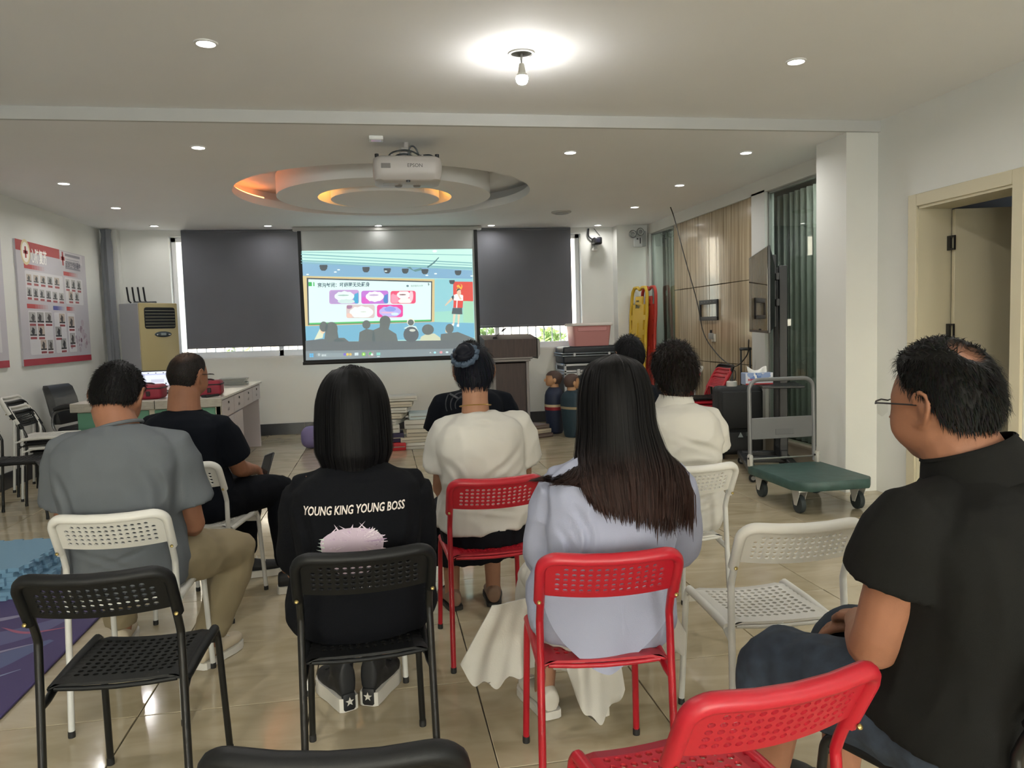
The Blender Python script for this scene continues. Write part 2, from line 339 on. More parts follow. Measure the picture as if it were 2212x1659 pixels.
# near right wall with doorway
DL, DR, DT = 4.03, 4.90, 2.10
b = MB(); wx = XR+.12; wt = .24
b.box((wx, (DR+YS+.4)/2, 1.45), (wt, YS+.4-DR, 2.9)); b.box((wx, (YF+DL)/2, 1.45), (wt, DL-YF, 2.9)); b.box((wx, (DL+DR)/2, (DT+2.9)/2), (wt, DR-DL, 2.9-DT))
struct('wall_right_near', b, M_wall).name = 'wall_right.001'
M_cream = mat('cream_lacquer', srgb('#cfc6ab'), .45, var=(2, .02))
d = struct('door_1', MB().box((XR+.12, DR-.015, DT/2), (.26, .03, DT)).box((XR+.12, DL+.015, DT/2), (.26, .03, DT)).box((XR+.12, (DL+DR)/2, DT-.015), (.26, DR-DL, .03)), M_cream)
MB().rbox((XR-.012, DR+.02, (DT+.0725)/2), (.025, .085, DT+.0725), .004, 1).rbox((XR-.012, DL-.02, (DT+.0725)/2), (.025, .085, DT+.0725), .004, 1).rbox((XR-.012, (DL+DR)/2, DT+.03), (.025, DR-DL-.045, .085), .004, 1).build('door_frame', M_cream, d)
leaf = MB().rbox((0, 0, 0), (.80, .04, 2.05), .003, 1).build('door_leaf', M_cream, d, loc=(XR+.22+.395, DR-.17, 1.035), rot=(0, 0, R(-14)))
for z in (1.83, 1.22, .3):
    MB().box((0, 0, 0), (.012, .03, .10)).box((0, -.03, .044), (.012, .04, .012)).box((0, -.03, -.044), (.012, .04, .012)).box((0, -.052, 0), (.012, .008, .10)).build('hinge', mat('black_metal', (.012, .012, .013), .4), d, loc=(XR+.215, DR-.05, z))
MB().lathe([(.012, 0), (.012, .05)], ax='Y').box((-.05, .05, 0), (.12, .016, .018)).build('door_handle', MATS['black_metal'], leaf, loc=(.33, -.07, -.03), rot=(0, 0, PI))
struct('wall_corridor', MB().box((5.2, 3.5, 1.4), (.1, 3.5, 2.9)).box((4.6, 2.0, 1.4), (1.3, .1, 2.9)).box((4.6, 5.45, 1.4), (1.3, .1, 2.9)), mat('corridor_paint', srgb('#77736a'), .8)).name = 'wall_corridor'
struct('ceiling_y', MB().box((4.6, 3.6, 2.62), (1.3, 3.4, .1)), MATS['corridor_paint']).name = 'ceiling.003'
# skirting of dark tiles
M_skirt = mat('dark_skirting', srgb('#34363a'), .3, var=(6, .15))
def skirting(nm, p0, p1, nrm, h=.15, step=.8):
    p0, p1 = V(p0), V(p1); L = (p1-p0).length; d = (p1-p0)/L; k = max(1, int(math.ceil(L/step)))
    mid = (p0+p1)/2
    base = struct(nm, MB().box((mid.x+nrm[0]*.004, mid.y+nrm[1]*.004, h/2-.003), (abs(d.x)*L+.004+abs(nrm[0])*.006, abs(d.y)*L+.004+abs(nrm[1])*.006, h-.006)), mat('light_grout', srgb('#b9b6ae'), .8))
    for i in range(k):
        a, c = p0+d*(L*i/k+.002), p0+d*(L*(i+1)/k-.002); m = (a+c)/2; w = (c-a).length
        MB().rbox((m.x+nrm[0]*.008, m.y+nrm[1]*.008, h/2), (abs(d.x)*w+abs(nrm[0])*.014, abs(d.y)*w+abs(nrm[1])*.014, h), .002, 1).build('skirting_tile', M_skirt, base)
skirting('baseboard_back', (-3.2, YB, 0), (3.28, YB, 0), (0, -1))
skirting('baseboard_left', (XL, -1, 0), (XL, 10.45, 0), (1, 0))
# ------------------------------------------------------------------ far window: frame, panes, bars outside
M_alu = mat('white_alu', srgb('#e4e4e2'), .35)
w1 = struct('window_1', MB().box(((WL+WR)/2, YB+.10, WB-.012), (WR-WL, .22, .028)), mat('sill_white', srgb('#dedcd8'), .4))
fr = MB()
for x in (WL+.03, -1.30+.0, 0.1, 1.62, WR-.03): fr.rbox((x, YB+.14, (WB+WT)/2), (.06, .06, WT-WB), .004, 1)
fr.build('frame_upright', M_alu, w1)
MB().rbox(((WL+WR)/2, YB+.14, WB+.04), (WR-WL, .06, .08), .004, 1).rbox(((WL+WR)/2, YB+.14, WT-.03), (WR-WL, .06, .06), .004, 1).build('frame_rail', M_alu, w1)
M_wg = glass_mat('window_glass', (.93, .96, .95))
for xa, xb in ((WL+.06, -1.33), (-1.27, .07), (.13, 1.59), (1.65, WR-.06)):
    MB().box(((xa+xb)/2, YB+.14, (WB+WT)/2), (xb-xa, .006, WT-WB-.15)).build('pane', M_wg, w1)
grl = thing('window_grille', 'white security bars outside the long window', 'grille', (0, YB+.252, 0))
bar = MB().tube([(0, 0, .85), (0, 0, 2.7)], .009, 6).mesh('bar'); bar.materials.append(mat('bar_white', srgb('#c9c9c9'), .5))
for i in range(47): obj('bar', bar, None, grl, (-2.64+i*.118, 0, 0))
MB().box((0.1, 0, .9), (5.7, .02, .03)).box((.1, 0, 2.68), (5.7, .02, .03)).build('rail', MATS['bar_white'], grl)
tag(MB().box((0, 17, -3.1), (60, 12, .2)).build('ground_outside', mat('pale_paving', srgb('#b5b2aa'), .8)), kind='structure')
fac = thing('building', 'pale building facade seen across the street through the window', 'building', (0, 20, -3))
MB().box((0, .5, 4.5), (44, 1, 9)).build('wall', mat('far_facade', srgb('#e6e3dc'), .8), fac)
wn = MB().box((0, 0, 0), (1.4, .08, 1.5)).mesh('window'); wn.materials.append(mat('far_pane', srgb('#8fa0a8'), .2))
for i in range(10):
    for j in range(3): obj('window', wn, None, fac, (-18+i*4, -.02, 1.8+j*3))
bsh_m = mat('leaf_green', srgb('#7f9a55'), .7, var=(8, .35))
def bush(x, y, z, r, lab, n=260, seed=1):
    rnd = random.Random(seed); mb = MB()
    for i in range(n):
        a, e = rnd.uniform(0, 2*PI), rnd.uniform(-.4, 1.4); q = rnd.uniform(.5, 1)*r
        c = V((math.cos(a)*math.cos(e)*q, math.sin(a)*math.cos(e)*q, math.sin(e)*q*.9)); d = V((rnd.gauss(0, 1), rnd.gauss(0, 1), rnd.gauss(0, 1))).normalized(); t = d.orthogonal().normalized()
        L = rnd.uniform(.05, .1); mb.add([c-d*L, c+t*L*.4, c+d*L, c-t*L*.4], [(0, 1, 2, 3)])
    t = thing('bush', lab, 'bush', (x, y, z)); mb.build('foliage', bsh_m, t, smooth=None)
    MB().tube([(0, 0, -3.0-z), (0, 0, 0)], .03, 6).build('stem', mat('stem_brown', srgb('#5d4a38'), .8), t)
bush(1.5, 12.3, 1.05, .45, 'green bush outside the window just right of the projection screen', seed=3)
bush(2.9, 13.2, .95, .4, 'green bush outside the window behind the pink storage box', seed=4)
bush(-2.2, 12.6, .75, .45, 'green bush outside the window below the left blind', seed=5)
bush(-1.2, 13.2, .70, .4, 'green bush outside the window beside the projection screen edge', seed=6)
# roller blinds
M_blind = mat('charcoal_blind', srgb('#64656b'), .85, bump=(400, .05), var=(3, .03))
def blind(xa, xb, zb, lab):
    t = thing('roller_blind', lab, 'blind', ((xa+xb)/2, YB-.06, 0)); w = xb-xa
    MB().box((0, 0, (zb+2.66)/2), (w, .004, 2.66-zb)).build('fabric', M_blind, t)
    MB().lathe([(.022, -w/2), (.022, w/2)], (0, .012, 2.672), 14, 'X').build('roller', M_blind, t)
    MB().rbox((0, 0, zb), (w, .016, .03), .005, 1).build('bottom_bar', M_blind, t)
blind(-2.45, -.95, 1.19, 'charcoal roller blind left of the projection screen')
blind(1.30, 2.66, 1.355, 'charcoal roller blind right of the projection screen')
# ------------------------------------------------------------------ lights of the room
M_trimw = mat('lamp_trim', srgb('#e8e8e6'), .4)
M_led = mat('lamp_led', (1, 1, 1), .4, emit=((1.0, .97, .92), 7.0))
lt = {}
def downlight(x, y, z, lab, p=1.0):
    t = thing('downlight', lab, 'ceiling light', (x, y, z), group='round ceiling downlights')
    if 'm' not in lt:
        lt['m'] = MB().lathe([(.058, 0), (.056, -.006), (.046, -.008), (.042, .004)], n=24, cap=False).mesh('trim_ring', 40); lt['m'].materials.append(M_trimw)
        lt['l'] = MB().lathe([(.043, -.002), (.03, -.005), (.0005, -.0055)], n=20, cap=False).mesh('lens', 40); lt['l'].materials.append(M_led)
    obj('trim_ring', lt['m'], None, t); obj('lens', lt['l'], None, t)
    ld = bpy.data.lights.new('downlight_lamp', 'AREA'); ld.shape = 'DISK'; ld.size = .08; ld.energy = LIGHT_DOWN*p; ld.color = (1.0, .98, .95); ld.spread = R(165)
    lo = bpy.data.objects.new('downlight_lamp', ld); COL.objects.link(lo); lo.parent = t; lo.location = (0, 0, -.012)
names = [((-2.66, 7.40), 'beside the left wall, nearest the camera on that side'), ((-2.66, 8.75), 'beside the left wall, second from the camera'), ((-2.66, 10.15), 'in the far left ceiling corner above the air conditioner'),
         ((-1.33, 10.2), 'above the left charcoal blind'), ((.04, 10.25), 'above the middle of the projection screen'), ((1.52, 10.3), 'above the right charcoal blind'), ((3.0, 10.35), 'above the security camera'),
         ((3.0, 8.8), 'beside the right soffit, before the security camera'), ((3.0, 7.42), 'beside the right soffit above the stone wall'), ((3.0, 6.0), 'at the right end just behind the ceiling step'), ((1.54, 6.05), 'right of the projector just behind the ceiling step'), ((-1.24, 6.0), 'left of the projector just behind the ceiling step')]
for (x, y), l in names: downlight(x, y, ZC, 'small round white downlight '+l, .02 if (y > 10 and -1 < x < 1) else .3 if y > 10 else .8)
downlight(-.79, 4.13, ZN, 'round white downlight on the near ceiling left of the bare bulb'); downlight(2.37, 4.13, ZN, 'round white downlight on the near ceiling right of the bare bulb')
for y in (2.1, -.2):
    for x in (-.79, 2.37):
        downlight(x, y, ZN, 'round white downlight out of view on the %s %s' % ('left' if x < 0 else 'right', 'above the seated audience' if y > 0 else 'behind the camera'), 1.0)
bl = thing('bare_bulb', 'lit white bulb hanging on a wire from an empty downlight hole', 'light bulb', (.80, 4.14, ZN))
MB().lathe([(.073, 0), (.071, -.007), (.058, -.008), (.054, 0), (.054, .0)], n=28, cap=False).build('trim_ring', M_trimw, bl)
MB().lathe([(.055, -.0015), (.0005, -.0015)], n=28, cap=False).build('hole_shade_disc', mat('hole_shade', srgb('#4a4b48'), .6), bl)  # flat disc, the shade inside the hole put into its dark colour
MB().tube([(.0, 0, 0), (-.004, 0, -.03), (.0, 0, -.055)], .003, 6).tube([(.006, 0, 0), (.002, 0, -.03), (.001, 0, -.055)], .0025, 6).build('wire', mat('wire_grey', (.25, .25, .24), .5), bl)
MB().lathe([(.004, -.052), (.013, -.054), (.015, -.062), (.020, -.098), (.0195, -.102)], n=20).build('socket', mat('socket_white', srgb('#c9c6bb'), .5), bl)
MB().lathe([(.0175, -.100), (.026, -.108), (.031, -.120), (.030, -.121)], n=24).build('bulb_collar', MATS['socket_white'], bl)
MB().lathe([(.0305, -.1205), (.0325, -.132), (.029, -.148), (.020, -.158), (.001, -.162)], n=24).build('globe', mat('bulb_glow', (1, 1, 1), .4, emit=((1.0, .98, .95), LIGHT_BULB)), bl)
# ------------------------------------------------------------------ perforated chairs
def perforated(mb, P, nu, nv, u0, u1, v0, v1, skip=(), hr=.31, th=.006, N=None):
    """panel over [0,1]^2 with nu x nv round holes inside [u0,u1]x[v0,v1]; P(u,v)->point, N(u,v)->normal"""
    us = [0.0]+[lerp(u0, u1, i/nu) for i in range(nu+1)]+[1.0]; vs = [0.0]+[lerp(v0, v1, i/nv) for i in range(nv+1)]+[1.0]
    def nrm(u, v):
        e = .01; a = P(min(u+e, 1), v)-P(max(u-e, 0), v); b = P(u, min(v+e, 1))-P(u, max(v-e, 0)); return a.cross(b).normalized()
    for i in range(nu+2):
        for j in range(nv+2):
            ua, ub, va, vb = us[i], us[i+1], vs[j], vs[j+1]; um, vm = (ua+ub)/2, (va+vb)/2
            sq = [(ua, va), (um, va), (ub, va), (ub, vm), (ub, vb), (um, vb), (ua, vb), (ua, vm)]
            hole = 0 < i <= nu and 0 < j <= nv and (i-1, j-1) not in skip
            pt = []
            for s in (1, -1): pt += [P(u, v)+nrm(u, v)*(s*th/2) for u, v in sq]
            if not hole: mb.add(pt, [tuple(range(8)), tuple(range(15, 7, -1))])
            else:
                du, dv = (ub-ua)*hr, (vb-va)*hr
                c8 = [(um+du*math.cos(R(225+45*k)), vm+dv*math.sin(R(225+45*k))) for k in range(8)]
                for s in (1, -1): pt += [P(u, v)+nrm(u, v)*(s*th/2) for u, v in c8]
                fs = []
                for k in range(8):
                    k2 = (k+1) % 8
                    fs += [(k, k2, 16+k2, 16+k), (8+k2, 8+k, 24+k, 24+k2), (16+k, 16+k2, 24+k2, 24+k)]
                mb.add(pt, fs)
    # outer edge
    edge = [(u, 0) for u in us]+[(1, v) for v in vs[1:]]+[(u, 1) for u in us[::-1][1:]]+[(0, v) for v in vs[::-1][1:-1]]
    a = [P(u, v)+nrm(u, v)*(th/2) for u, v in edge]; b = [P(u, v)-nrm(u, v)*(th/2) for u, v in edge]; n = len(edge)
    mb.add(a+b, [(k, (k+1) % n, n+(k+1) % n, n+k) for k in range(n)])
def make_chair(color, tube_m, plast_m, cap_m):
    t = thing('perforated_chair', 'x', 'chair')
    for s in (-1, 1):
        p = resample([(s*.18, 0, .012), (s*.176, .016, .28), (s*.173, .030, .53), (s*.172, .026, .585), (s*.171, -.022, .685)], 18)
        MB().tube(p, .0105, 10).build('rear_leg', tube_m, t)
        q = [(s*.174, .024, .400), (s*.169, .05, .407)]+resample([(s*.166, .10, .422), (s*.166, .36, .432), (s*.167, .405, .428), (s*.169, .425, .405), (s*.171, .430, .37)], 16)+[(s*.18, .462, .012)]
        MB().tube(q, .0105, 10).build('front_leg', tube_m, t)
        for y in (0, .462):
            MB().lathe([(.0115, 0), (.012, .006), (.0115, .022)], (s*.18, y, 0), 10).build('foot_cap', cap_m, t)
        MB().lathe([(.0052, 0), (.0052, .004), (.002, .006)], (0, 0, 0), 10, 'Y').build('screw', mat('brass_screw', srgb('#9c8a58'), .35, .9), t, loc=(s*.178, -.018, .632), rot=(R(28), 0, PI))
    # backrest
    by, bz, ln = .030, .586, R(28)
    def B(s, h, d=0): return V((s, by-h*math.sin(ln)-d*math.cos(ln), bz+h*math.cos(ln)-d*math.sin(ln)))
    mb = MB()
    def bow(s): return .020*(1-(s/.172)**2)
    perforated(mb, lambda u, v: B((u-.5)*.336, .072+v*.116, bow((u-.5)*.336)), 14, 5, .075, .925, .12, .88, skip={(0, 4), (13, 4)}, hr=.345)
    path = [(-.176, .048), (-.176, .10)]+[(x, y) for x, y in arc(-.131, .155, .045, 180, 90, 7)]+[(-.07, .2), (0, .2), (.07, .2)]+[(x, y) for x, y in arc(.131, .155, .045, 90, 0, 7)]+[(.176, .10), (.176, .048)]
    mb.tube([B(x, y, bow(min(max(x, -.172), .172))*sstep(.06, .16, y)) for x, y in path], [(.014, .0175)]*len(path), 10, up=(0, -1, 0))
    mb.build('backrest', plast_m, t, smooth=50)
    # seat
    sb = MB()
    def St(u, v):
        w = lerp(.165, .172, v); x = (u-.5)*2*w; y = lerp(.045, .420, v)
        z = .436-.014*(1-(2*u-1)**2)*(.4+.6*v)+.012*(1-v)**3
        drop = max(0, abs(2*u-1)-.86)/.14; z -= .012*drop*drop
        if v > .93: z -= .05*((v-.93)/.07)**2*.5; y += .006*((v-.93)/.07)
        return V((x, y, z))
    perforated(sb, St, 11, 10, .11, .89, .13, .87, hr=.33, th=.007)
    sb.grid(lambda u, v: V((lerp(-.172, .172, u), .426+.010*math.sin(v*PI*.5), lerp(.413, .375, v)-.010*(1-(2*u-1)**2)*(1-v))), 16, 4)
    sb.grid(lambda u, v: V((lerp(-.172, .172, u), .420+.010*math.sin(v*PI*.5), lerp(.413, .375, v)-.010*(1-(2*u-1)**2)*(1-v))), 16, 4)
    for s in (-1, 1): sb.tube([(s*.166, .075, .4235), (s*.168, .25, .431), (s*.169, .40, .431)], .0135, 10)
    sb.tube([(-.150, .050, .436), (-.08, .048, .431), (0, .047, .429), (.08, .048, .431), (.150, .050, .436)], .007, 8)
    sb.build('seat', plast_m, t, smooth=50)
    return t
M_cw = mat('white_plastic', srgb('#c9c7c0'), .42); M_cwt = mat('white_tube', srgb('#c6c5c0'), .35)
M_cb = mat('black_plastic', srgb('#0e0f10'), .5, spec=.28, bump=(900, .1)); M_cbt = mat('black_tube', srgb('#101111'), .32)
M_cr = mat('red_plastic', srgb('#a81928'), .4); M_crt = mat('red_tube', srgb('#a01322'), .3)
M_cap = mat('rubber_black', (.01, .01, .01), .6)
protos = {'w': make_chair('w', M_cwt, M_cw, M_cap), 'b': make_chair('b', M_cbt, M_cb, M_cap), 'r': make_chair('r', M_crt, M_cr, M_cap)}
used = set()
def chair(k, x, y, ang, label, z=0, group='perforated chairs of the audience', tilt=0):
    o = protos[k] if k not in used else copy_tree(protos[k]); used.add(k)
    o.location = (x, y, z); o.rotation_euler = (tilt, 0, R(ang)); tag(o, label, 'chair', group); return o
chair('w', -.895, 2.727, 0, 'white perforated chair under the man in the grey T-shirt')
chair('b', -.715, 2.055, -1, 'empty black perforated chair in front of the purple mat at the left')
chair('b', -.066, 2.07, 3, 'black perforated chair under the woman in the black lettered sweatshirt')
chair('r', .55, 1.885, -5, 'red perforated chair under the long-haired woman in pale blue')
chair('r', .41, 2.925, 2, 'red perforated chair under the woman in the white T-shirt with a hair bun')
chair('w', -.905, 3.71, -11, 'white perforated chair under the man in black at the desk')
chair('w', -.135, 2.867, 4, 'white perforated chair mostly hidden behind the woman in the black sweatshirt')
chair('w', 1.21, 2.925, 3, 'white perforated chair under the woman in the white polo shirt')
chair('w', 1.145, 2.02, -3, 'empty white perforated chair beside the man in the black polo shirt')
chair('r', .602, 1.152, 9, 'empty red perforated chair nearest the camera')
chair('b', -.080, 1.108, -9, 'black perforated chair at the bottom edge of the picture')
# stack by the left wall, facing right
for i, k in enumerate('bwbw'):
    chair(k, -2.88-.025*i, 6.95-.006*i, -90, ['black perforated chair at the bottom of the stack by the left wall', 'lower white perforated chair in the stack by the left wall', 'upper black perforated chair in the stack by the left wall', 'white perforated chair on top of the stack by the left wall'][i], z=.040*i, group='stacked chairs by the left wall')
chair('b', -2.97, 6.40, -90, 'black perforated chair at the left picture edge beside the stack', group='stacked chairs by the left wall')
# row by the stone wall at the right, facing the camera side
# ------------------------------------------------------------------ things along the far wall
def homog(q):
    """pixel quad (TL, TR, BR, BL) -> unit square (u right, v up) of a flat print"""
    (x0, y0), (x1, y1), (x2, y2), (x3, y3) = q
    dx1, dx2, dx3 = x1-x2, x3-x2, x0-x1+x2-x3; dy1, dy2, dy3 = y1-y2, y3-y2, y0-y1+y2-y3
    den = dx1*dy2-dx2*dy1; g = (dx3*dy2-dx2*dy3)/den; h = (dx1*dy3-dx3*dy1)/den
    M = Matrix(((x1-x0+g*x1, x3-x0+h*x3, x0), (y1-y0+g*y1, y3-y0+h*y3, y0), (g, h, 1))).inverted()
    def f(x, y):
        p = M @ V((x, y, 1)); return p.x/p.z, 1-p.y/p.z
    return f
STAND = Matrix.Rotation(R(90), 4, 'X')          # flat print in x/y -> standing upright, facing -y
# projection screen
sc = thing('projection_screen', 'pull-down projection screen with a lit picture between the blinds', 'projection screen', (.17, 10.36, 0))
SW = 2.28
MB().box((0, .004, 1.82), (SW, .006, 1.68)).build('white_fabric', mat('screen_white', srgb('#c9cccb'), .8), sc)
MB().box((-SW/2-.0, -.001, 1.82), (.045, .008, 1.68)).box((SW/2, -.001, 1.82), (.045, .008, 1.68)).box((0, -.001, .965), (SW+.045, .010, .05)).build('black_border', mat('screen_black', (.008, .008, .009), .6), sc)
MB().lathe([(.02, -SW/2-.03), (.02, SW/2+.03)], (0, 0, .945), 12, 'X').build('bottom_bar', MATS['screen_black'], sc)
MB().rbox((0, .02, 2.672), (SW+.16, .09, .05), .01).build('housing', mat('housing_grey', srgb('#b5b5b2'), .5), sc)
IW, IH = 2.22, 1.41
q = homog([(237, 375), (2022, 380), (2062, 1476), (290, 1540)])
def I(x, y): u, v = q(x, y); return ((u-.5)*IW, v*IH)
def IP(*pts): return [I(*p) for p in pts]
pic = MB()
c = lambda h: srgb(h)
pic.rect(-IW/2, 0, IW/2, IH, c('#a9dbd6'), 0)                                       # room seen in the picture
def L(pts, col, lay): pic.poly(IP(*pts), c(col), lay*.0005)
L([(237, 375), (2022, 380), (2025, 570), (240, 480)], '#c6f4e6', 1)
for y0, y1, w in ((405, 520, 12), (440, 545, 9), (470, 570, 14), (385, 440, 7), (500, 585, 8)):
    L([(240, y0), (2024, y1), (2024, y1+w), (240, y0+w)], '#7fb9bd', 2)
L([(240, 490), (2024, 600), (2026, 690), (262, 640)], '#7fb0cf', 1.5)
L([(1350, 560), (1390, 556), (1420, 590), (1500, 570), (1520, 590), (1440, 610)], '#5c8f8f', 3)
L([(1560, 560), (1630, 510), (1680, 460), (1686, 466), (1640, 520), (1570, 572)], '#4c7f85', 3)
pic.poly([I(1640+24*math.cos(a*PI/6), 398+14*math.sin(a*PI/6)) for a in range(12)], c('#f2fff8'), .002)
for x, y in ((605, 603), (310, 625), (1135, 600), (1560, 648), (1650, 632), (2020, 660), (640, 580)): pic.poly([I(x+16*math.cos(a*PI/5), y+7*math.sin(a*PI/5)) for a in range(10)], c('#effffb'), .002)
for x, y, s in ((480, 555, 42), (928, 580, 38), (1150, 595, 37), (1337, 600, 35), (1540, 608, 36), (1880, 625, 34), (1818, 720, 28)):
    L([(x-s, y-s*.7), (x+s, y-s*.7), (x+s*.9, y+s*.3), (x+s*.4, y+s*.8), (x-s*.5, y+s*.75), (x-s*.9, y+s*.3)], '#414c52', 4)
    L([(x-s*1.15, y-s*.35), (x+s*1.15, y-s*.3), (x+s*1.15, y-s*.2), (x-s*1.15, y-s*.25)], '#414c52', 4)
L([(258, 640), (1640, 690), (1640, 1135), (285, 1175)], '#d8c48c', 3)               # gold frame
L([(300, 660), (1615, 710), (1612, 1130), (312, 1165)], '#3c4652', 4)               # wall display
L([(318, 676), (1604, 722), (1602, 1126), (326, 1158)], '#dffdf6', 5)
L([(326, 1140), (1602, 1110), (1602, 1126), (326, 1158)], '#4cc06a', 6)
L([(318, 706), (355, 707), (357, 750), (320, 750)], '#37b85a', 6); L([(370, 707), (382, 708), (384, 750), (372, 750)], '#37b85a', 6)
a, b2 = I(418, 755), I(968, 765)
put_text_fit(pic, '窝沟封闭：坏细菌无处藏身', a[0], b2[0], a[1]-.006, .062, c('#2f4f66'), .0035, bold=.0012)
a, b2 = I(1395, 765), I(1520, 768); put_text_fit(pic, '南京医科大学', a[0], b2[0], a[1], .026, c('#3a5a6a'), .0035)
pic.poly([I(1361+14*math.cos(k*PI/5), 757+11*math.sin(k*PI/5)) for k in range(10)], c('#5d7f8a'), .0035)
L([(1572, 722), (1590, 745), (1580, 746), (1584, 756), (1577, 757), (1572, 748)], '#6a7f88', 7)
def photo(x0, y0, x1, y1, base, blobs):
    def RR(k): return [I(px, py) for px, py in rrect(x0, y0, x1, y1, 24, 4)]
    pic.poly(RR(0), c(base), .003)
    for n, (cx, cy, rx, ry, col) in enumerate(blobs):
        pts = [(min(max(cx+rx*math.cos(k*PI/10), x0+6), x1-6), min(max(cy+ry*math.sin(k*PI/10)*(1+.12*math.sin(3*k)), y0+6), y1-6)) for k in range(20)]
        pic.poly(IP(*pts), c(col), .0032+n*.0003)
photo(540, 793, 854, 942, '#c79fd6', [(620, 870, 90, 80, '#b79ad0'), (840, 885, 45, 60, '#38a8d2'), (700, 860, 105, 52, '#e8fff4'), (690, 850, 60, 8, '#a5c7c0'), (720, 915, 90, 24, '#cfe9e4')])
photo(878, 803, 1162, 942, '#c576d8', [(905, 920, 60, 50, '#e05ac8'), (1150, 900, 40, 60, '#3f86c8'), (1020, 865, 95, 55, '#f4f4fb'), (1010, 850, 50, 10, '#c9b3d8')])
photo(1184, 808, 1446, 942, '#ef4a78', [(1210, 900, 60, 60, '#f79ab4'), (1320, 850, 70, 42, '#fdf4f2'), (1335, 915, 70, 34, '#fff5ee'), (1310, 848, 36, 7, '#8c6a70'), (1400, 860, 20, 60, '#fbd0d8')])
photo(720, 950, 1020, 1092, '#d9c8c6', [(880, 1030, 125, 62, '#effff4'), (745, 1070, 40, 30, '#f0c8b8'), (750, 970, 34, 24, '#a8789a'), (900, 1025, 30, 5, '#c9d5c8')])
photo(1043, 952, 1314, 1084, '#ef3aa0', [(1180, 1025, 115, 58, '#bcb6f2'), (1180, 1000, 60, 26, '#8fa0ea'), (1150, 1035, 70, 10, '#e6b8d8'), (1230, 1050, 40, 14, '#d5f0fa')])
L([(1640, 690), (2026, 690), (2045, 1150), (1640, 1135)], '#8fd0d8', 2); L([(1640, 1030), (2040, 1010), (2045, 1150), (1640, 1135)], '#9ddccb', 2.5)
L([(1830, 716), (2030, 720), (2036, 922), (1832, 915)], '#e0453c', 3)
L([(1932, 918), (2036, 922), (2044, 1140), (1936, 1140)], '#a5dcb8', 3)
pic.poly(IP(*[(1893+32*math.cos(R(k)), 768+30*math.sin(R(k))) for k in range(-100, 110, 15)]+[(1893+22*math.cos(R(k)), 762+24*math.sin(R(k))) for k in range(95, -95, -15)]), c('#f5c03c'), .003)
L([(1865, 760), (1884, 748), (1920, 790), (1912, 800), (1886, 772), (1874, 782)], '#f5c03c', 6.4); L([(1860, 800), (1885, 782), (1890, 790), (1868, 806)], '#f5c03c', 6.4)
# lecturer in the picture
L([(1830, 860), (1745, 962), (1752, 968), (1842, 890)], '#e8c8a8', 6); L([(1812, 875), (1836, 855), (1848, 880), (1826, 905)], '#3a4a55', 7)
L([(1836, 855), (1866, 845), (1905, 850), (1932, 860), (1932, 915), (1838, 915)], '#f4fbf8', 7); L([(1836, 912), (1932, 916), (1928, 990), (1832, 988)], '#e2443c', 7.5)
L([(1866, 905), (1876, 905), (1872, 990), (1862, 990)], '#f4fbf8', 8); L([(1826, 990), (1922, 990), (1926, 1058), (1816, 1052)], '#42525a', 7.5)
L([(1832, 1055), (1858, 1056), (1842, 1160), (1828, 1158)], '#e8d3b8', 7); L([(1876, 1057), (1902, 1058), (1890, 1165), (1878, 1165)], '#e8d3b8', 7)
L([(1822, 1152), (1844, 1156), (1836, 1178), (1814, 1172)], '#f4fbf8', 8); L([(1872, 1160), (1894, 1162), (1892, 1188), (1866, 1184)], '#f4fbf8', 8)
L([(1866, 830), (1884, 796), (1906, 800), (1912, 840), (1894, 862), (1876, 855)], '#eacbb0', 8); L([(1876, 850), (1896, 862), (1920, 900), (1900, 905)], '#eacbb0', 8.5)
L([(1866, 820), (1870, 795), (1892, 786), (1910, 800), (1884, 806)], '#3b3f44', 9)
# floor and audience silhouettes in the picture
L([(285, 1175), (1640, 1135), (2046, 1150), (2050, 1300), (292, 1350)], '#6fb4d0', 3)
def aud(pts, col='#606b6b', lay=10): pic.poly([I(*p) for p in pts], c(col), lay*.0005)
def head(x, y, rx, ry, col='#5d6868', lay=11): pic.poly([I(x+rx*math.cos(k*PI/9), y+ry*math.sin(k*PI/9)) for k in range(18)], c(col), lay*.0005)
head(480, 1180, 44, 55); aud([(440, 1200), (480, 1240), (470, 1300), (380, 1320), (400, 1280)], '#dfe6c8', 9); head(470, 1225, 26, 30, '#f0cfa8', 10.5)
head(562, 1205, 68, 75); aud([(500, 1220), (625, 1220), (640, 1310), (760, 1350), (480, 1370)]); aud([(585, 1330), (620, 1300), (700, 1300), (760, 1350), (600, 1360)])
head(932, 1160, 43, 46); aud([(850, 1340), (860, 1240), (930, 1205), (1010, 1220), (1030, 1340)])
head(1128, 1125, 58, 58); aud([(1075, 1130), (1185, 1130), (1165, 1210), (1245, 1260), (1262, 1340), (990, 1345), (1000, 1220), (1070, 1190)])
head(1395, 1135, 40, 40, '#e9ecd8', 10); head(1395, 1140, 32, 32); aud([(1320, 1200), (1390, 1170), (1450, 1180), (1475, 1235), (1380, 1215)], '#d8f0ea', 9); head(1398, 1265, 80, 82, '#525e66', 11.5); head(1412, 1222, 32, 14, '#cfd5c8', 12)
head(1572, 1215, 62, 56); aud([(1490, 1336), (1500, 1290), (1560, 1258), (1640, 1256), (1700, 1300), (1710, 1336)], '#cfd6b6', 10)
head(1795, 1205, 42, 50); aud([(1700, 1330), (1706, 1262), (1880, 1240), (2050, 1310), (2052, 1345)]); head(1765, 1225, 14, 24, '#e8c9a0', 10.8)
aud([(286, 1330), (480, 1310), (520, 1340), (2056, 1325), (2060, 1415), (289, 1445)], '#5d686d', 10.2)
L([(288, 1440), (2060, 1412), (2062, 1476), (290, 1540)], '#7b8b91', 11)             # task bar
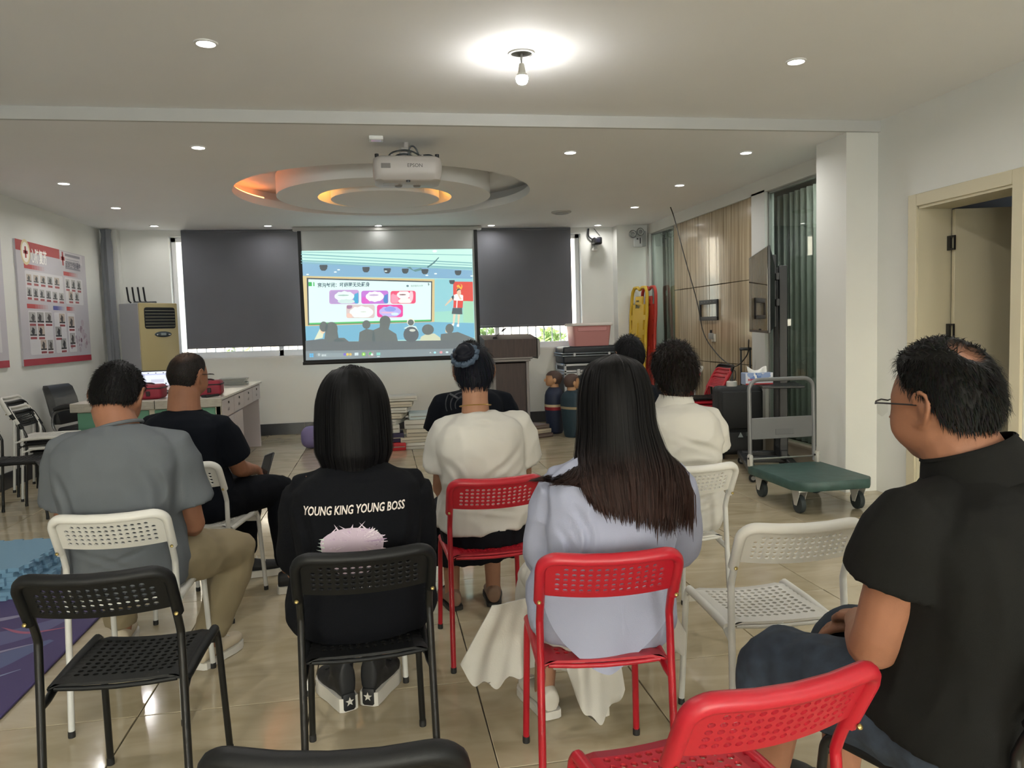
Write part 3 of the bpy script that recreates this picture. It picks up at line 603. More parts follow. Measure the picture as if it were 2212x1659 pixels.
L([(328, 1466), (370, 1465), (371, 1505), (329, 1506)], '#4fb6e8', 12.5); L([(348, 1465), (351, 1465), (352, 1506), (349, 1506)], '#7b8b91', 13); L([(328, 1484), (371, 1483), (371, 1486), (328, 1487)], '#7b8b91', 13)
pic.poly([I(px, py) for px, py in rrect(400, 1460, 780, 1502, 20, 4)], c('#8c9da2'), .0062)
a, b2 = I(458, 1496), I(508, 1494); put_text_fit(pic, '搜索', a[0], b2[0], a[1], .03, c('#e8f6f6'), .0068)
pic.poly([I(430+11*math.cos(k*PI/6), 1478+11*math.sin(k*PI/6)) for k in range(12)], c('#e8f6f6'), .0066); pic.poly([I(430+7*math.cos(k*PI/6), 1478+7*math.sin(k*PI/6)) for k in range(12)], c('#8c9da2'), .0068)
for x, col in ((703, '#7a5fd0'), (733, '#e8c84a'), (764, '#d9b860')): head(x, 1475, 14, 14, col, 13.5)
L([(808, 1458), (848, 1456), (848, 1486), (808, 1488)], '#cfe3e6', 13); head(903, 1473, 20, 20, '#7ed23c', 13); head(903, 1473, 9, 9, '#d7f0b8', 14)
L([(948, 1446), (1010, 1444), (1012, 1498), (950, 1500)], '#9a8f92', 12.5); head(974, 1466, 17, 15, '#3fbf6a', 13.5); head(990, 1476, 13, 12, '#d8f5e2', 14); L([(1038, 1456), (1078, 1455), (1078, 1484), (1038, 1485)], '#7fd0c4', 13); L([(1042, 1495), (1072, 1494), (1072, 1500), (1042, 1501)], '#e9fbfb', 13.5)
L([(1588, 1460), (1598, 1448), (1608, 1459), (1604, 1462), (1598, 1455), (1592, 1463)], '#eefafa', 13); head(1645, 1455, 13, 11, '#9fe8ee', 13); head(1708, 1453, 15, 13, '#e89aa0', 13); head(1770, 1452, 14, 9, '#d8f5f5', 13)
po = pic.build('projected_picture', attr_mat('projected_light', .5), sc, smooth=None, loc=(-.02, -.004, .985), rot=(R(90), 0, 0))
# lectern
M_wood = mat('dark_walnut', srgb('#3b2a28'), .45, var=(4, .25, (14, 14, 1.0)))
M_greyp = mat('grey_trim', srgb('#8f8a88'), .5)
le = thing('lectern', 'dark wooden lectern with a microphone in front of the window', 'lectern', (1.63, 9.95, 0))
MB().rbox((0, 0, .48), (.40, .42, .80), .006, 1).build('body', M_wood, le)
MB().rbox((-.215, -.02, .47), (.035, .46, .86), .006, 1).rbox((.215, -.02, .47), (.035, .46, .86), .006, 1).rbox((0, -.02, .915), (.50, .50, .03), .006, 1).rbox((0, -.02, .945), (.56, .52, .03), .008, 1).build('trim', M_greyp, le)
MB().rbox((0, 0, .04), (.56, .54, .08), .008, 1).build('plinth', M_wood, le)
h = MB(); pf = [(-.33, .955), (.33, .955), (.335, 1.185), (-.335, 1.185)]
h.add([(x, -.28, z) for x, z in pf]+[(x*.98, .25, z+(.06 if z > 1 else 0)) for x, z in pf], [(0, 1, 2, 3), (7, 6, 5, 4), (0, 4, 5, 1), (1, 5, 6, 2), (2, 6, 7, 3), (3, 7, 4, 0)]); h.build('desk_head', M_wood, le, smooth=30)
MB().add([(.345, -.29, .93), (.375, -.29, .99), (.375, -.29, 1.16), (.345, -.29, 1.19), (.345, .26, .93), (.375, .26, .99), (.375, .26, 1.20), (.345, .26, 1.25)], [(0, 1, 2, 3), (7, 6, 5, 4), (0, 4, 5, 1), (1, 5, 6, 2), (2, 6, 7, 3), (3, 7, 4, 0)]).build('side_wing', M_greyp, le, smooth=30)
mi = thing('gooseneck_microphone', 'thin black gooseneck microphone standing on the lectern', 'microphone', (1.45, 9.80, 1.21))
MB().tube(resample([(0, 0, 0), (.03, 0, .03), (.07, 0, .065), (.10, 0, .085)], 10), .004, 6).build('gooseneck', MATS['screen_black'], mi)
MB().tube([(.09, 0, .078), (.11, 0, .095), (.145, 0, .118)], [.009, .012, .007], 10).build('capsule', MATS['screen_black'], mi)
MB().lathe([(.03, -.012), (.028, .006), (.006, .012)], n=14).build('base', MATS['screen_black'], mi)
# black cases with the pink box on top
M_case = mat('case_black', srgb('#20242b'), .5, bump=(300, .1)); M_edge = mat('case_alu', srgb('#b9bcc0'), .35, .8)
def flight_case(x, y, z, w, d, h, lab, lid):
    t = thing('flight_case', lab, 'case', (x, y, z)); MB().box((0, 0, h/2), (w-.02, d-.02, h-.02)).build('panels', M_case, t)
    e = MB()
    for sx in (-1, 1):
        for sy in (-1, 1): e.rbox((sx*(w/2-.014), sy*(d/2-.014), h/2), (.034, .034, h), .006, 1)
    for zz in (.014, h-.014, lid-.018, lid+.018):
        for sy in (-1, 1): e.rbox((0, sy*(d/2-.006), zz), (w, .018, .03), .004, 1)
        for sx in (-1, 1): e.rbox((sx*(w/2-.006), 0, zz), (.018, d, .03), .004, 1)
    e.build('edging', M_edge, t)
    for sx in (-.26, .26): MB().rbox((sx*w, -d/2-.008, lid), (.05, .012, .09), .006, 1).lathe([(.014, -d/2-.022), (.014, -d/2-.01)], (sx*w, 0, lid-.02), 10, 'Y').build('latch', M_edge, t)
flight_case(2.80, 10.26, 0, .80, .50, .36, 'black flight case with metal edges at the bottom of its stack', .24)
flight_case(2.80, 10.26, .362, .80, .50, .465, 'black metal-edged flight case under the rounded case', .35)
cs = thing('hard_case', 'black rounded hard case with grey rims under the pink box', 'case', (2.80, 10.26, .829))
MB().rbox((0, 0, .055), (.82, .48, .11), .03, 3).rbox((0, 0, .175), (.82, .48, .10), .03, 3).build('shells', M_case, cs)
MB().rbox((0, 0, .105), (.85, .51, .022), .008, 2).rbox((0, 0, .135), (.85, .51, .018), .008, 2).build('rims', mat('rim_grey', srgb('#70777c'), .4, .5), cs)
for sx in (-.26, .22): MB().rbox((sx, -.262, .12), (.035, .014, .05), .005, 1).build('latch', M_edge, cs)
pk = thing('storage_box', 'pink plastic storage box with a white lid on the black cases', 'storage box', (2.80, 10.22, 1.057))
pb = MB(); pb.rings([[(x, y, z) for x, y in rrect(-w/2, -d/2, w/2, d/2, .03, 3)] for w, d, z in ((.47, .33, .0), (.48, .34, .01), (.53, .39, .27), (.54, .40, .28))]); pb.build('tub', mat('pink_plastic', srgb('#c98d8d'), .5), pk)
lb = MB(); lb.rings([[(x, y, z) for x, y in rrect(-w/2, -d/2, w/2, d/2, .03, 3)] for w, d, z in ((.565, .42, .27), (.575, .43, .275), (.575, .43, .295), (.55, .41, .31))]); lb.build('lid', mat('lid_white', srgb('#d6cfc9'), .5), pk)
MB().rbox((0, -.19, .225), (.40, .012, .05), .004, 1).build('rim_panel', MATS['pink_plastic'], pk)
# spine boards leaning in the corner
def spine_board(x, y, lab, m, rz, tilt):
    t = thing('spine_board', lab, 'spine board', (x, y, 0.0), rz)
    Hh = 1.83; out = []
    mb = MB(); n = 30; prof = []
    for i in range(n+1):
        z = Hh*i/n; w = .20+.0*z
        if z > Hh-.16: w *= math.sqrt(max(.05, 1-((z-(Hh-.16))/.165)**2*.9))*.5+.5
        if z < .2: w *= .8+.2*z/.2
        prof.append((z, w+.006*math.sin(z*14)))
    side = lambda s: [(s*w*.96, 0, z) for z, w in prof]
    mb.tube(side(1)+[(x, 0, Hh+.0) for x in (.09, .05)]+[(0, 0, Hh-.03)], .022, 8); mb.tube(side(-1)+[(x, 0, Hh) for x in (-.09, -.05)]+[(0, 0, Hh-.03)], .022, 8)
    mb.box((0, 0, .82), (.27, .03, 1.56))
    for z in (.15, .45, .72, .98, 1.22, 1.42):
        for s in (-1, 1): mb.box((s*.155, 0, z), (.09, .034, .07))
    mb.rbox((0, -.0, 1.64), (.17, .03, .14), .01)
    mb.rbox((0, -.02, .9), (.03, .02, .9), .008).rbox((.07, -.018, .9), (.02, .014, .25), .006).rbox((-.07, -.018, .9), (.02, .014, .25), .006)
    bo = mb.build('board', m, t, smooth=45); bo.rotation_euler = (-tilt, 0, 0)
    return t, bo
yb, yo = spine_board(3.40, 10.14, 'yellow plastic spine board leaning in the far right corner', mat('yellow_plastic', srgb('#c9a52e'), .45), R(-76), R(4))
tx = MB(); [tx.rect(-.05+.026*k, 1.545+.012*(k % 2), -.03+.026*k, 1.60-.008*k, (.02, .03, .015)) for k in range(4)]; tx.rect(-.04, 1.635, .03, 1.655, (.12, .09, .02)); tx.build('marking', attr_mat('paint_mark'), yo, smooth=None, loc=(0, -.024, 0), rot=(R(90), 0, 0))
spine_board(3.55, 10.12, 'red plastic spine board leaning behind the yellow one', mat('red_orange_plastic', srgb('#b5372a'), .45), R(-80), R(3))
# security camera and emergency lamp
sv = thing('security_camera', 'small black and white security camera hanging below the far ceiling', 'security camera', (3.03, 10.58, 2.5))
MB().rbox((0, -.06, .0), (.115, .16, .10), .02, 3).build('housing', mat('cam_black', (.012, .012, .014), .3), sv)
MB().rbox((-.02, -.02, -.10), (.05, .06, .06), .01).box((.0, .0, -.065), (.03, .05, .05)).rbox((-.035, -.06, -.12), (.08, .05, .035), .01, rz=.3).build('wall_arm', mat('cam_white', srgb('#d8d6d0'), .5), sv)
MB().tube(resample([(-.10, -.0, .18), (-.105, -.01, .08), (-.06, -.02, .03)], 8), .012, 8).tube([(-.02, 0, .18), (.06, -.01, .08)], .004, 6).build('cable', MATS['cam_black'], sv)
MB().lathe([(.028, -.146), (.028, -.138)], (0, 0, 0), 16, 'Y').build('lens', mat('lens_glass', (.02, .02, .03), .05), sv)
em = thing('emergency_light', 'twin-headed emergency light on the far right column', 'emergency light', (3.55, 10.385, 2.48))
MB().rbox((.06, 0, .03), (.17, .05, .21), .012).build('body', mat('emerg_grey', srgb('#a5a7a6'), .4), em)
MB().rbox((.02, -.03, -.02), (.12, .02, .13), .006).build('panel', mat('emerg_white', srgb('#d5d7d8'), .4), em)
MB().rbox((.05, -.042, .0), (.016, .008, .08), .003).rbox((.01, -.042, .025), (.025, .008, .02), .003).build('label_strip', MATS['cam_black'], em)
for k, (x, z) in enumerate(((-.06, .09), (.05, .12))):
    hd = MB().lathe([(.02, .02), (.05, 0), (.055, -.02), (.048, -.028)], (x, -.03, z), 18, 'Y', cap=True).build('lamp_head', mat('emerg_chrome', srgb('#9da0a0'), .25, .7), em)
    MB().lathe([(.04, -.062), (.018, -.05), (.0005, -.05)], (x, -.0, z), 18, 'Y', cap=False).build('lens', mat('emerg_lens', srgb('#d8dad6'), .15), em)
# CPR manikins
def manikin(x, y, rz, lab, shirt, stripes, ht=.75):
    t = thing('torso_manikin', lab, 'manikin', (x, y, 0), rz)
    b = MB(); prof = [(0, .105, .09), (.03, .125, .10), (.22, .16, .115), (.38, .185, .12), (.46, .19, .115), (.51, .16, .10), (.545, .09, .075), (.56, .06, .06)]
    b.rings([[(a*math.cos(2*PI*k/24), d*math.sin(2*PI*k/24), z) for k in range(24)] for z, a, d in prof]); b.build('torso', shirt, t, smooth=60)
    nk = MB(); sk = mat('manikin_skin', srgb('#b98d68'), .5)
    nk.tube([(0, -.01, .53), (0, .0, .60)], [.055, .052], 14)
    nk.rings([[(a*math.cos(2*PI*k/20), o+d*math.sin(2*PI*k/20), z) for k in range(20)] for z, a, d, o in ((.575, .03, .03, .05), (.585, .048, .055, .04), (.61, .062, .078, .02), (.65, .072, .092, .008), (.69, .074, .095, .0), (.72, .066, .085, -.005), (.745, .04, .055, -.008), (.752, .01, .015, -.01))])
    nk.ball((0, .10, .645), (.011, .02, .02)); nk.ball((0, .09, .615), (.022, .012, .008))
    for s in (-1, 1): nk.ball((s*.075, -.012, .645), (.012, .02, .03))
    nk.build('head', sk, t, smooth=60)
    hr = MB()
    def Hp(u, v):
        a = 2*PI*u; zz = lerp(.60, .757, v**.8); 
        k = math.sqrt(max(0.0, 1-((zz-.675)/.088)**2)) if zz > .675 else 1-.35*((.675-zz)/.075)**2
        back = (1-math.sin(a))/2
        if math.sin(a) > -.1 and zz < .705: zz = lerp(zz, .705, sstep(-.1, .25, math.sin(a)))
        k = math.sqrt(max(0.0, 1-((zz-.675)/.088)**2)) if zz > .675 else 1-.25*((.675-zz)/.075)**2
        return V((.080*k*math.cos(a), -.003+.102*k*math.sin(a), zz))
    hr.grid(Hp, 28, 10, True); hr.build('hair', mat('manikin_hair', srgb('#49362f'), .6), t, smooth=60)
    for z0, z1, col, nm in stripes:
        r0 = MB(); 
        def w(z):
            for (a, p, d), (c2, p2, d2) in zip(prof, prof[1:]):
                if a <= z <= c2: u = (z-a)/(c2-a); return lerp(p, p2, u)+.0025, lerp(d, d2, u)+.0025
        r0.rings([[(w(z)[0]*math.cos(2*PI*k/24), w(z)[1]*math.sin(2*PI*k/24), z) for k in range(24)] for z in (z0, (z0+z1)/2, z1)], cap=False); r0.build('chest_stripe', mat(nm, srgb(col), .6), t, smooth=60)
    t.scale = (ht/.757,)*3
M_navy = mat('manikin_navy', srgb('#1c2740'), .6); M_teal = mat('manikin_teal', srgb('#1d3440'), .6)
manikin(2.12, 9.42, R(75), 'half-body manikin with dark red and cream chest stripes', M_navy, [(.33, .36, '#c2b393', 'stripe_cream'), (.29, .33, '#8a1f2b', 'stripe_red')], .78)
manikin(2.25, 9.02, R(-70), 'half-body manikin in dark teal nearest the long-haired woman', M_teal, [(.34, .37, '#9a8c70', 'stripe_tan')], .76)
# free-standing air conditioner in the left corner, turned into the room
ac = thing('floor_air_conditioner', 'tall cream floor-standing air conditioner in the far left corner', 'air conditioner', (-2.845, 9.95, 0), R(50))
M_acc = mat('ac_cream', srgb('#b3a57a'), .3, coat=.3); M_acg = mat('ac_grey', srgb('#9b9ca0'), .5)
MB().rbox((.26, .20, .88), (.52, .38, 1.76), .008, 1).build('cabinet', M_acg, ac)
MB().rbox((.26, .0, .88), (.525, .03, 1.76), .012, 2).build('front_panel', M_acc, ac)
MB().rbox((.27, -.012, 1.575), (.42, .016, .26), .03, 3, only='y').build('grille_recess', mat('ac_black', (.008, .01, .014), .5), ac)
for i in range(6): MB().rbox((.27, -.022, 1.475+i*.038), (.405, .012, .007), .003, 1, rx=.3).build('louvre', mat('ac_louvre', srgb('#8d8a76'), .4), ac)
MB().lathe([(1, 0), (.98, -.008), (.0, -.01)], n=28, ax='Y', cap=False).build('display', mat('ac_display', srgb('#4d565c'), .25), ac, loc=(.30, -.016, 1.375)).scale = (.115, 1, .036)
MB().box((.30, -.027, 1.378), (.07, .003, .03)).build('screen', mat('ac_lcd', srgb('#8b969a'), .2), ac)
for dx in (-.085, .075, .09): MB().lathe([(.007, -.03), (.007, -.024)], (.30+dx, 0, 1.372), 8, 'Y').build('button', mat('ac_button', srgb('#d4d8d8'), .3), ac)
rt = thing('router', 'black router with four raised antennas on the air conditioner', 'router', (-2.90, 10.33, 1.762), R(15))
MB().rbox((.03, 0, .014), (.26, .15, .024), .006, 1).build('body', MATS['cam_black'], rt)
for i in range(4): MB().tube([(-.13+i*.062, .05, .012), (-.155+i*.062, .05, .04), (-.17+i*.062, .05, .21)], [.010, .0105, .0105], 8).build('antenna', MATS['cam_black'], rt)
# gathered grey curtain in the corner
cu = MB()
cu.rings([[(-3.295+.055*(1+.35*math.cos(5*a+z))*math.cos(a)*(1-.25*math.exp(-((z-2.62)/.05)**2)), 10.40+.045*(1+.3*math.sin(4*a))*math.sin(a)*(1-.25*math.exp(-((z-2.62)/.05)**2)), z) for a in [2*PI*k/40 for k in range(40)]] for z in [.12+i*.17 for i in range(15)]+[2.6, 2.64, 2.69]])
tag(cu.build('tied_curtain', mat('curtain_grey', srgb('#7e8086'), .8), smooth=60), 'narrow grey curtain gathered in the far left corner', 'curtain')
# ------------------------------------------------------------------ desk with its things, left side
M_mdf = mat('pale_pink_laminate', srgb('#c9bfc0'), .45); M_marb = mat('marble_top', srgb('#c8c4bb'), .25, var=(5, .1, (1, 2.5, 1))); M_green = mat('green_panel', srgb('#4f8069'), .5); M_cr2 = mat('cream_panel', srgb('#b9b3a0'), .5)
dk = thing('reception_desk', 'long pale desk with green front panels and locked drawers', 'desk', (-1.45, 7.30, 0))
for xa, xb in ((-.55, 0.02), (-1.25, -.555)):
    MB().rbox(((xa+xb)/2, 1.2, .765), (xb-xa, 2.42, .022), .003, 1).build('top_slab', M_marb, dk)
    MB().rbox(((xa+xb)/2, .0, .735), (xb-xa, .03, .075), .004, 1).build('top_edge', mat('edge_stone', srgb('#9c968b'), .4, var=(20, .12, (1, 1, 4))), dk)
MB().box((-.60, .05, .385), (1.2, .04, .69)).build('front_board', M_cr2, dk)
for xa, xb in ((-.56, -.045), (-1.2, -.61)): MB().rbox(((xa+xb)/2, .022, .605), (xb-xa, .02, .17), .003, 1).build('green_board', M_green, dk)
MB().box((-.02, .055, .38), (.035, .05, .68)).build('corner_post', M_cr2, dk)
MB().box((-.30, .62, .39), (.56, 1.02, .66)).build('pedestal', M_mdf, dk)
MB().box((-.30, .62, .03), (.54, .98, .06)).build('plinth', mat('plinth_grey', srgb('#77706e'), .6), dk)
MB().box((-.55, 2.30, .375), (1.08, .045, .75)).build('end_panel', M_mdf, dk)
MB().box((-.30, 1.72, .66), (.54, 1.2, .17)).build('drawer_box', M_mdf, dk)
M_ltx = mat('small_marking', srgb('#5b5558'), .6)
for i in range(4):
    y = .37+i*.56
    dr = MB().rbox((-.005, y, .66), (.022, .545, .165), .003, 1).build('drawer', M_mdf, dk)
    MB().lathe([(.012, 0), (.012, .008)], (.006, y, .705), 10, 'X').build('lock', mat('lock_dark', srgb('#3c3a3c'), .4, .5), dr)
    tx = MB(); [tx.rect(-.05+.022*k, .004*(k % 2), -.034+.022*k, .02+.012*((k+i) % 2), srgb('#6b6264')) for k in range(4)]; tx.build('drawer_marking', attr_mat('paint_mark'), dr, smooth=None, loc=(.0075, y, .625), rot=(R(90), 0, R(90)))
for i in range(2):
    y = .36+i*.50
    do = MB().rbox((-.005, y, .315), (.022, .49, .50), .003, 1).build('cupboard_door', M_mdf, dk)
    if i == 1 or True:
        yy = y+(.17 if i == 0 else -.17)
        MB().tube(resample([(.006, yy, .30), (.035, yy, .32), (.035, yy, .43), (.006, yy, .45)], 12), .007, 8).build('handle', mat('handle_grey', srgb('#a29c9c'), .3, .6), do)
        MB().box((.007, yy, .245), (.004, .014, .026)).build('keyhole', MATS['lock_dark'], do)
TOP = .777
lp = thing('laptop', 'open laptop with a white page on its screen on the desk', 'laptop', (-2.38, 8.25, TOP), R(10))
MB().rbox((.15, -.10, .009), (.33, .23, .016), .005, 1).build('base', mat('laptop_dark', srgb('#2a2b2e'), .4), lp)
lid = MB().rbox((.15, 0, .11), (.33, .010, .22), .004, 1).build('lid', MATS['laptop_dark'], lp, loc=(0, .02, .012), rot=(R(-14), 0, 0))
sm = MB(); sm.rect(-.145, .0, .145, .165, srgb('#e6ecff')); sm.rect(-.145, .0, .145, .02, srgb('#8a7c84'), .0004); sm.rect(-.14, .13, .14, .142, srgb('#b9c2e8'), .0004)
for x in (-.09, -.02, .05): sm.rect(x, .145, x+.012, .155, srgb('#33384a'), .0004)
sm.rect(-.06, .05, .06, .085, srgb('#c5c8dc'), .0004); sm.rect(.07, .03, .085, .045, srgb('#20222a'), .0006); sm.rect(-.145, -.03, .145, -.0, srgb('#b09a95'), .0002)
sm.build('screen', attr_mat('laptop_light', .5), lid, smooth=None, loc=(.15, -.0062, .042), rot=(R(90), 0, 0))
M_bag = mat('red_bag', srgb('#8c1e33'), .6, bump=(250, .2)); M_zip = mat('bag_zip', srgb('#2b1018'), .6)
def bag(x, y, w, d, h, rz, lab):
    t = thing('kit_bag', lab, 'bag', (x, y, TOP), rz); MB().rbox((0, 0, h/2), (w, d, h), .03, 3).build('body', M_bag, t)
    MB().rbox((0, 0, h*.76), (w+.006, d+.006, .014), .004, 1).build('zip', M_zip, t)
    for sx in (-.2, .2): MB().rbox((sx*w, -d/2-.006, h*.40), (.035, .012, .045), .005, 1).build('buckle', M_zip, t)
    MB().tube(resample([(-.1, 0, h), (-.06, 0, h+.012), (.06, 0, h+.012), (.1, 0, h)], 8), .008, 6).build('handle', M_zip, t)
bag(-2.16, 7.55, .36, .24, .13, 0, 'red zipped kit bag at the left end of the desk, beside the laptop')
bag(-1.66, 7.66, .34, .26, .14, R(4), 'red zipped kit bag right of the bald-topped man on the desk')
hm = thing('manikin_limb', 'skin-coloured baby manikin legs lying on the desk by the laptop', 'manikin', (-2.44, 7.66, TOP))
MB().tube(resample([(-.20, 0, .05), (-.08, 0, .085), (.03, 0, .10), (.10, -.01, .07), (.125, -.015, .03)], 14), [.05, .052, .052, .05, .05, .048, .047, .046, .045, .043, .04, .036, .03, .022], 12).build('upper_leg', mat('doll_skin', srgb('#c69a72'), .5), hm)
MB().tube(resample([(-.20, -.08, .045), (-.06, -.085, .05), (.06, -.09, .045), (.09, -.09, .03)], 12), [.042, .044, .044, .043, .042, .042, .04, .04, .038, .035, .03, .02], 12).build('lower_leg', MATS['doll_skin'], hm)
bx_ = thing('white_carton', 'small white carton behind the right red bag on the desk', 'carton', (-1.80, 8.05, TOP)); MB().rbox((0, 0, .085), (.16, .14, .17), .003, 1).build('carton', mat('paper_white', srgb('#d5d3cd'), .7), bx_); MB().box((.02, -.071, .13), (.05, .003, .03)).build('label_patch', MATS['cam_black'], bx_)
tp = thing('tape_roll', 'white roll of tape standing on the desk before the books', 'tape', (-1.66, 8.35, TOP+.05)); 
MB().rings([[(.05*s*math.cos(2*PI*k/24), h, .05*s*math.sin(2*PI*k/24)) for k in range(24)] for s, h in ((1, -.012), (1, .012), (.66, .012), (.66, -.012))], cap=False, closed=True).build('roll', MATS['paper_white'], tp)
for i in range(5):
    w = .30-.006*(i % 3); bo = thing('booklet', ['grey booklet at the bottom of the pile on the desk', 'grey booklet second from the bottom of the desk pile', 'grey booklet in the middle of the desk pile', 'grey booklet second from the top of the desk pile', 'grey booklet on top of the desk pile'][i], 'booklet', (-1.66+.012*math.sin(i*2), 9.15, TOP+.001+i*.0155), R(3*math.sin(i*1.7)), 'grey booklets on the desk')
    MB().rbox((0, 0, .0075), (w, .21, .014), .002, 1).build('cover', mat('booklet_grey', srgb('#8f918d'), .6), bo); MB().box((.003, 0, .0075), (w, .20, .009)).build('pages', MATS['paper_white'], bo)
ph = thing('black_phone', 'black phone lying on the near right corner of the desk', 'phone', (-1.56, 7.46, TOP), R(55)); MB().rbox((0, 0, .012), (.16, .075, .022), .008, 2).build('case', MATS['cam_black'], ph); MB().box((0, 0, .0235), (.14, .062, .001)).build('glass', mat('phone_glass', (.01, .01, .012), .06), ph)
tag(MB().box((-1.62, 7.52, TOP+.0006), (.26, .20, .001), rz=.3).build('paper_sheet', MATS['paper_white']), 'white sheet of paper under the phone on the desk', 'paper')
# papers on the pile in front of the lectern: white training boards
M_board = [mat('board_white', srgb('#c9c8bf'), .6), mat('board_cream', srgb('#c2bba9'), .6), mat('board_blueish', srgb('#bccacb'), .6)]
def board(nm, x, y, z, w, d, h, rz, m, lab, cat='board', rx=0):
    t = thing(nm, lab, cat, (x, y, z), R(rz), 'pile of boxes and boards on the floor'); MB().rbox((0, 0, h/2), (w, d, h), .008, 2, rx=rx).build('shell', m, t)
    MB().box((0, -d/2-.0006, h*.5), (w*.94, .001, h*.12)).build('seam', mat('board_seam', srgb('#8b877c'), .7), t); return t
board('red_box', .02, 8.80, 0, .42, .34, .085, 3, mat('red_card', srgb('#b8242c'), .5), 'flat red box at the bottom of the floor pile', 'box')
board('white_board', .46, 8.85, 0, .46, .36, .075, -2, M_board[0], 'flat white box lying on the floor right of the red box')
board('purple_bag', .0, 8.86, .087, .44, .34, .10, 0, mat('purple_cloth', srgb('#2d2746'), .7), 'folded dark purple bag on the red box', 'bag')
board('white_board', .42, 8.86, .077, .50, .36, .06, 4, M_board[1], 'second flat white box from the floor in the right part of the pile')
board('white_board', .50, 8.88, .139, .46, .40, .085, -6, M_board[1], 'third flat white box from the floor in the right part of the pile')
board('white_board', .50, 8.90, .226, .48, .40, .095, -10, M_board[0], 'fourth flat white box from the floor in the right part of the pile')
board('white_board', .52, 8.95, .323, .46, .36, .07, 0, M_board[2], 'pale bluish flat box on top of the right part of the pile')
board('white_board', -.04, 8.88, .189, .40, .36, .095, 6, M_board[0], 'thick white pad lying on the dark purple bag')
for i in range(5):
    board('white_board', .0+.03*i, 8.92+.02*i, .286+.062*i, .42+.03*i, .36, .055, -20+5*i, M_board[(i % 2)], ['lowest of the fanned white boards on the left pile', 'second of the fanned white boards on the left pile', 'third of the fanned white boards on the left pile', 'fourth of the fanned white boards on the left pile', 'topmost wide white board of the left pile'][i])
for i in range(3):
    board('brown_board', 1.72-.02*i, 9.15, .0+.052*i, .52, .34, .05, 24+3*i, mat(['board_brown', 'board_cream2', 'board_brown2'][i], srgb(['#5a4a44', '#b5a892', '#6b5a50'][i]), .6), ['lowest brown flat box on the floor before the lectern', 'middle cream flat box on the floor before the lectern', 'top brown flat box on the floor before the lectern'][i])
pu = thing('purple_ball', 'pale purple rounded cushion on the floor left of the pile', 'cushion', (-.80, 9.20, 0)); MB().rbox((0, 0, .13), (.30, .22, .26), .10, 4).build('cover', mat('lilac_cloth', srgb('#7d74a0'), .7), pu); MB().tube([(-.14, -.02, .13), (0, -.112, .13), (.14, -.02, .13)], .004, 6).build('piping', mat('lilac_dark', srgb('#5b5380'), .7), pu)
# black leather armchair by the left wall, facing right
am = thing('leather_armchair', 'black leather office armchair with a bent metal frame by the left wall', 'armchair', (-3.02, 8.45, 0), R(-100))
M_lea = mat('black_leather', srgb('#1d1e20'), .35, bump=(120, .15)); M_gm = mat('grey_metal', srgb('#6f7072'), .35, .6)
bk = MB(); bk.rings([[(w*x, y0-.16+t2*d, z) for x, d in ((-.22, 0), (-.20, .05), (.20, .05), (.22, 0), (.20, -.02), (-.20, -.02))] for z, y0, w, t2 in ((.50, 0, .9, 1), (.60, -.02, 1, 1.2), (.75, -.05, 1, 1.2), (.86, -.08, 1, 1), (.89, -.09, .92, .6))]); bk.build('backrest', M_lea, am)
MB().rbox((0, .10, .43), (.46, .46, .09), .03, 3).build('seat', M_lea, am)
for s in (-1, 1):
    MB().tube(resample([(s*.25, -.10, .40), (s*.25, -.15, .50), (s*.255, -.12, .62), (s*.26, .02, .66), (s*.26, .24, .64), (s*.26, .28, .58), (s*.255, .27, .02)], 30), .013, 8).build('arm_frame', M_gm, am)
    MB().tube(resample([(s*.26, -.12, .655), (s*.262, .0, .685), (s*.26, .14, .68), (s*.26, .25, .655)], 10), [.018, .024, .027, .028, .028, .028, .027, .026, .024, .016], 10).build('arm_pad', M_lea, am)
    MB().tube([(s*.255, .27, .014), (s*.255, -.26, .014)], .013, 8).build('foot_rail', M_gm, am)
    MB().tube([(s*.25, -.10, .40), (s*.2, .0, .385)], .012, 8).build('seat_bracket', M_gm, am)
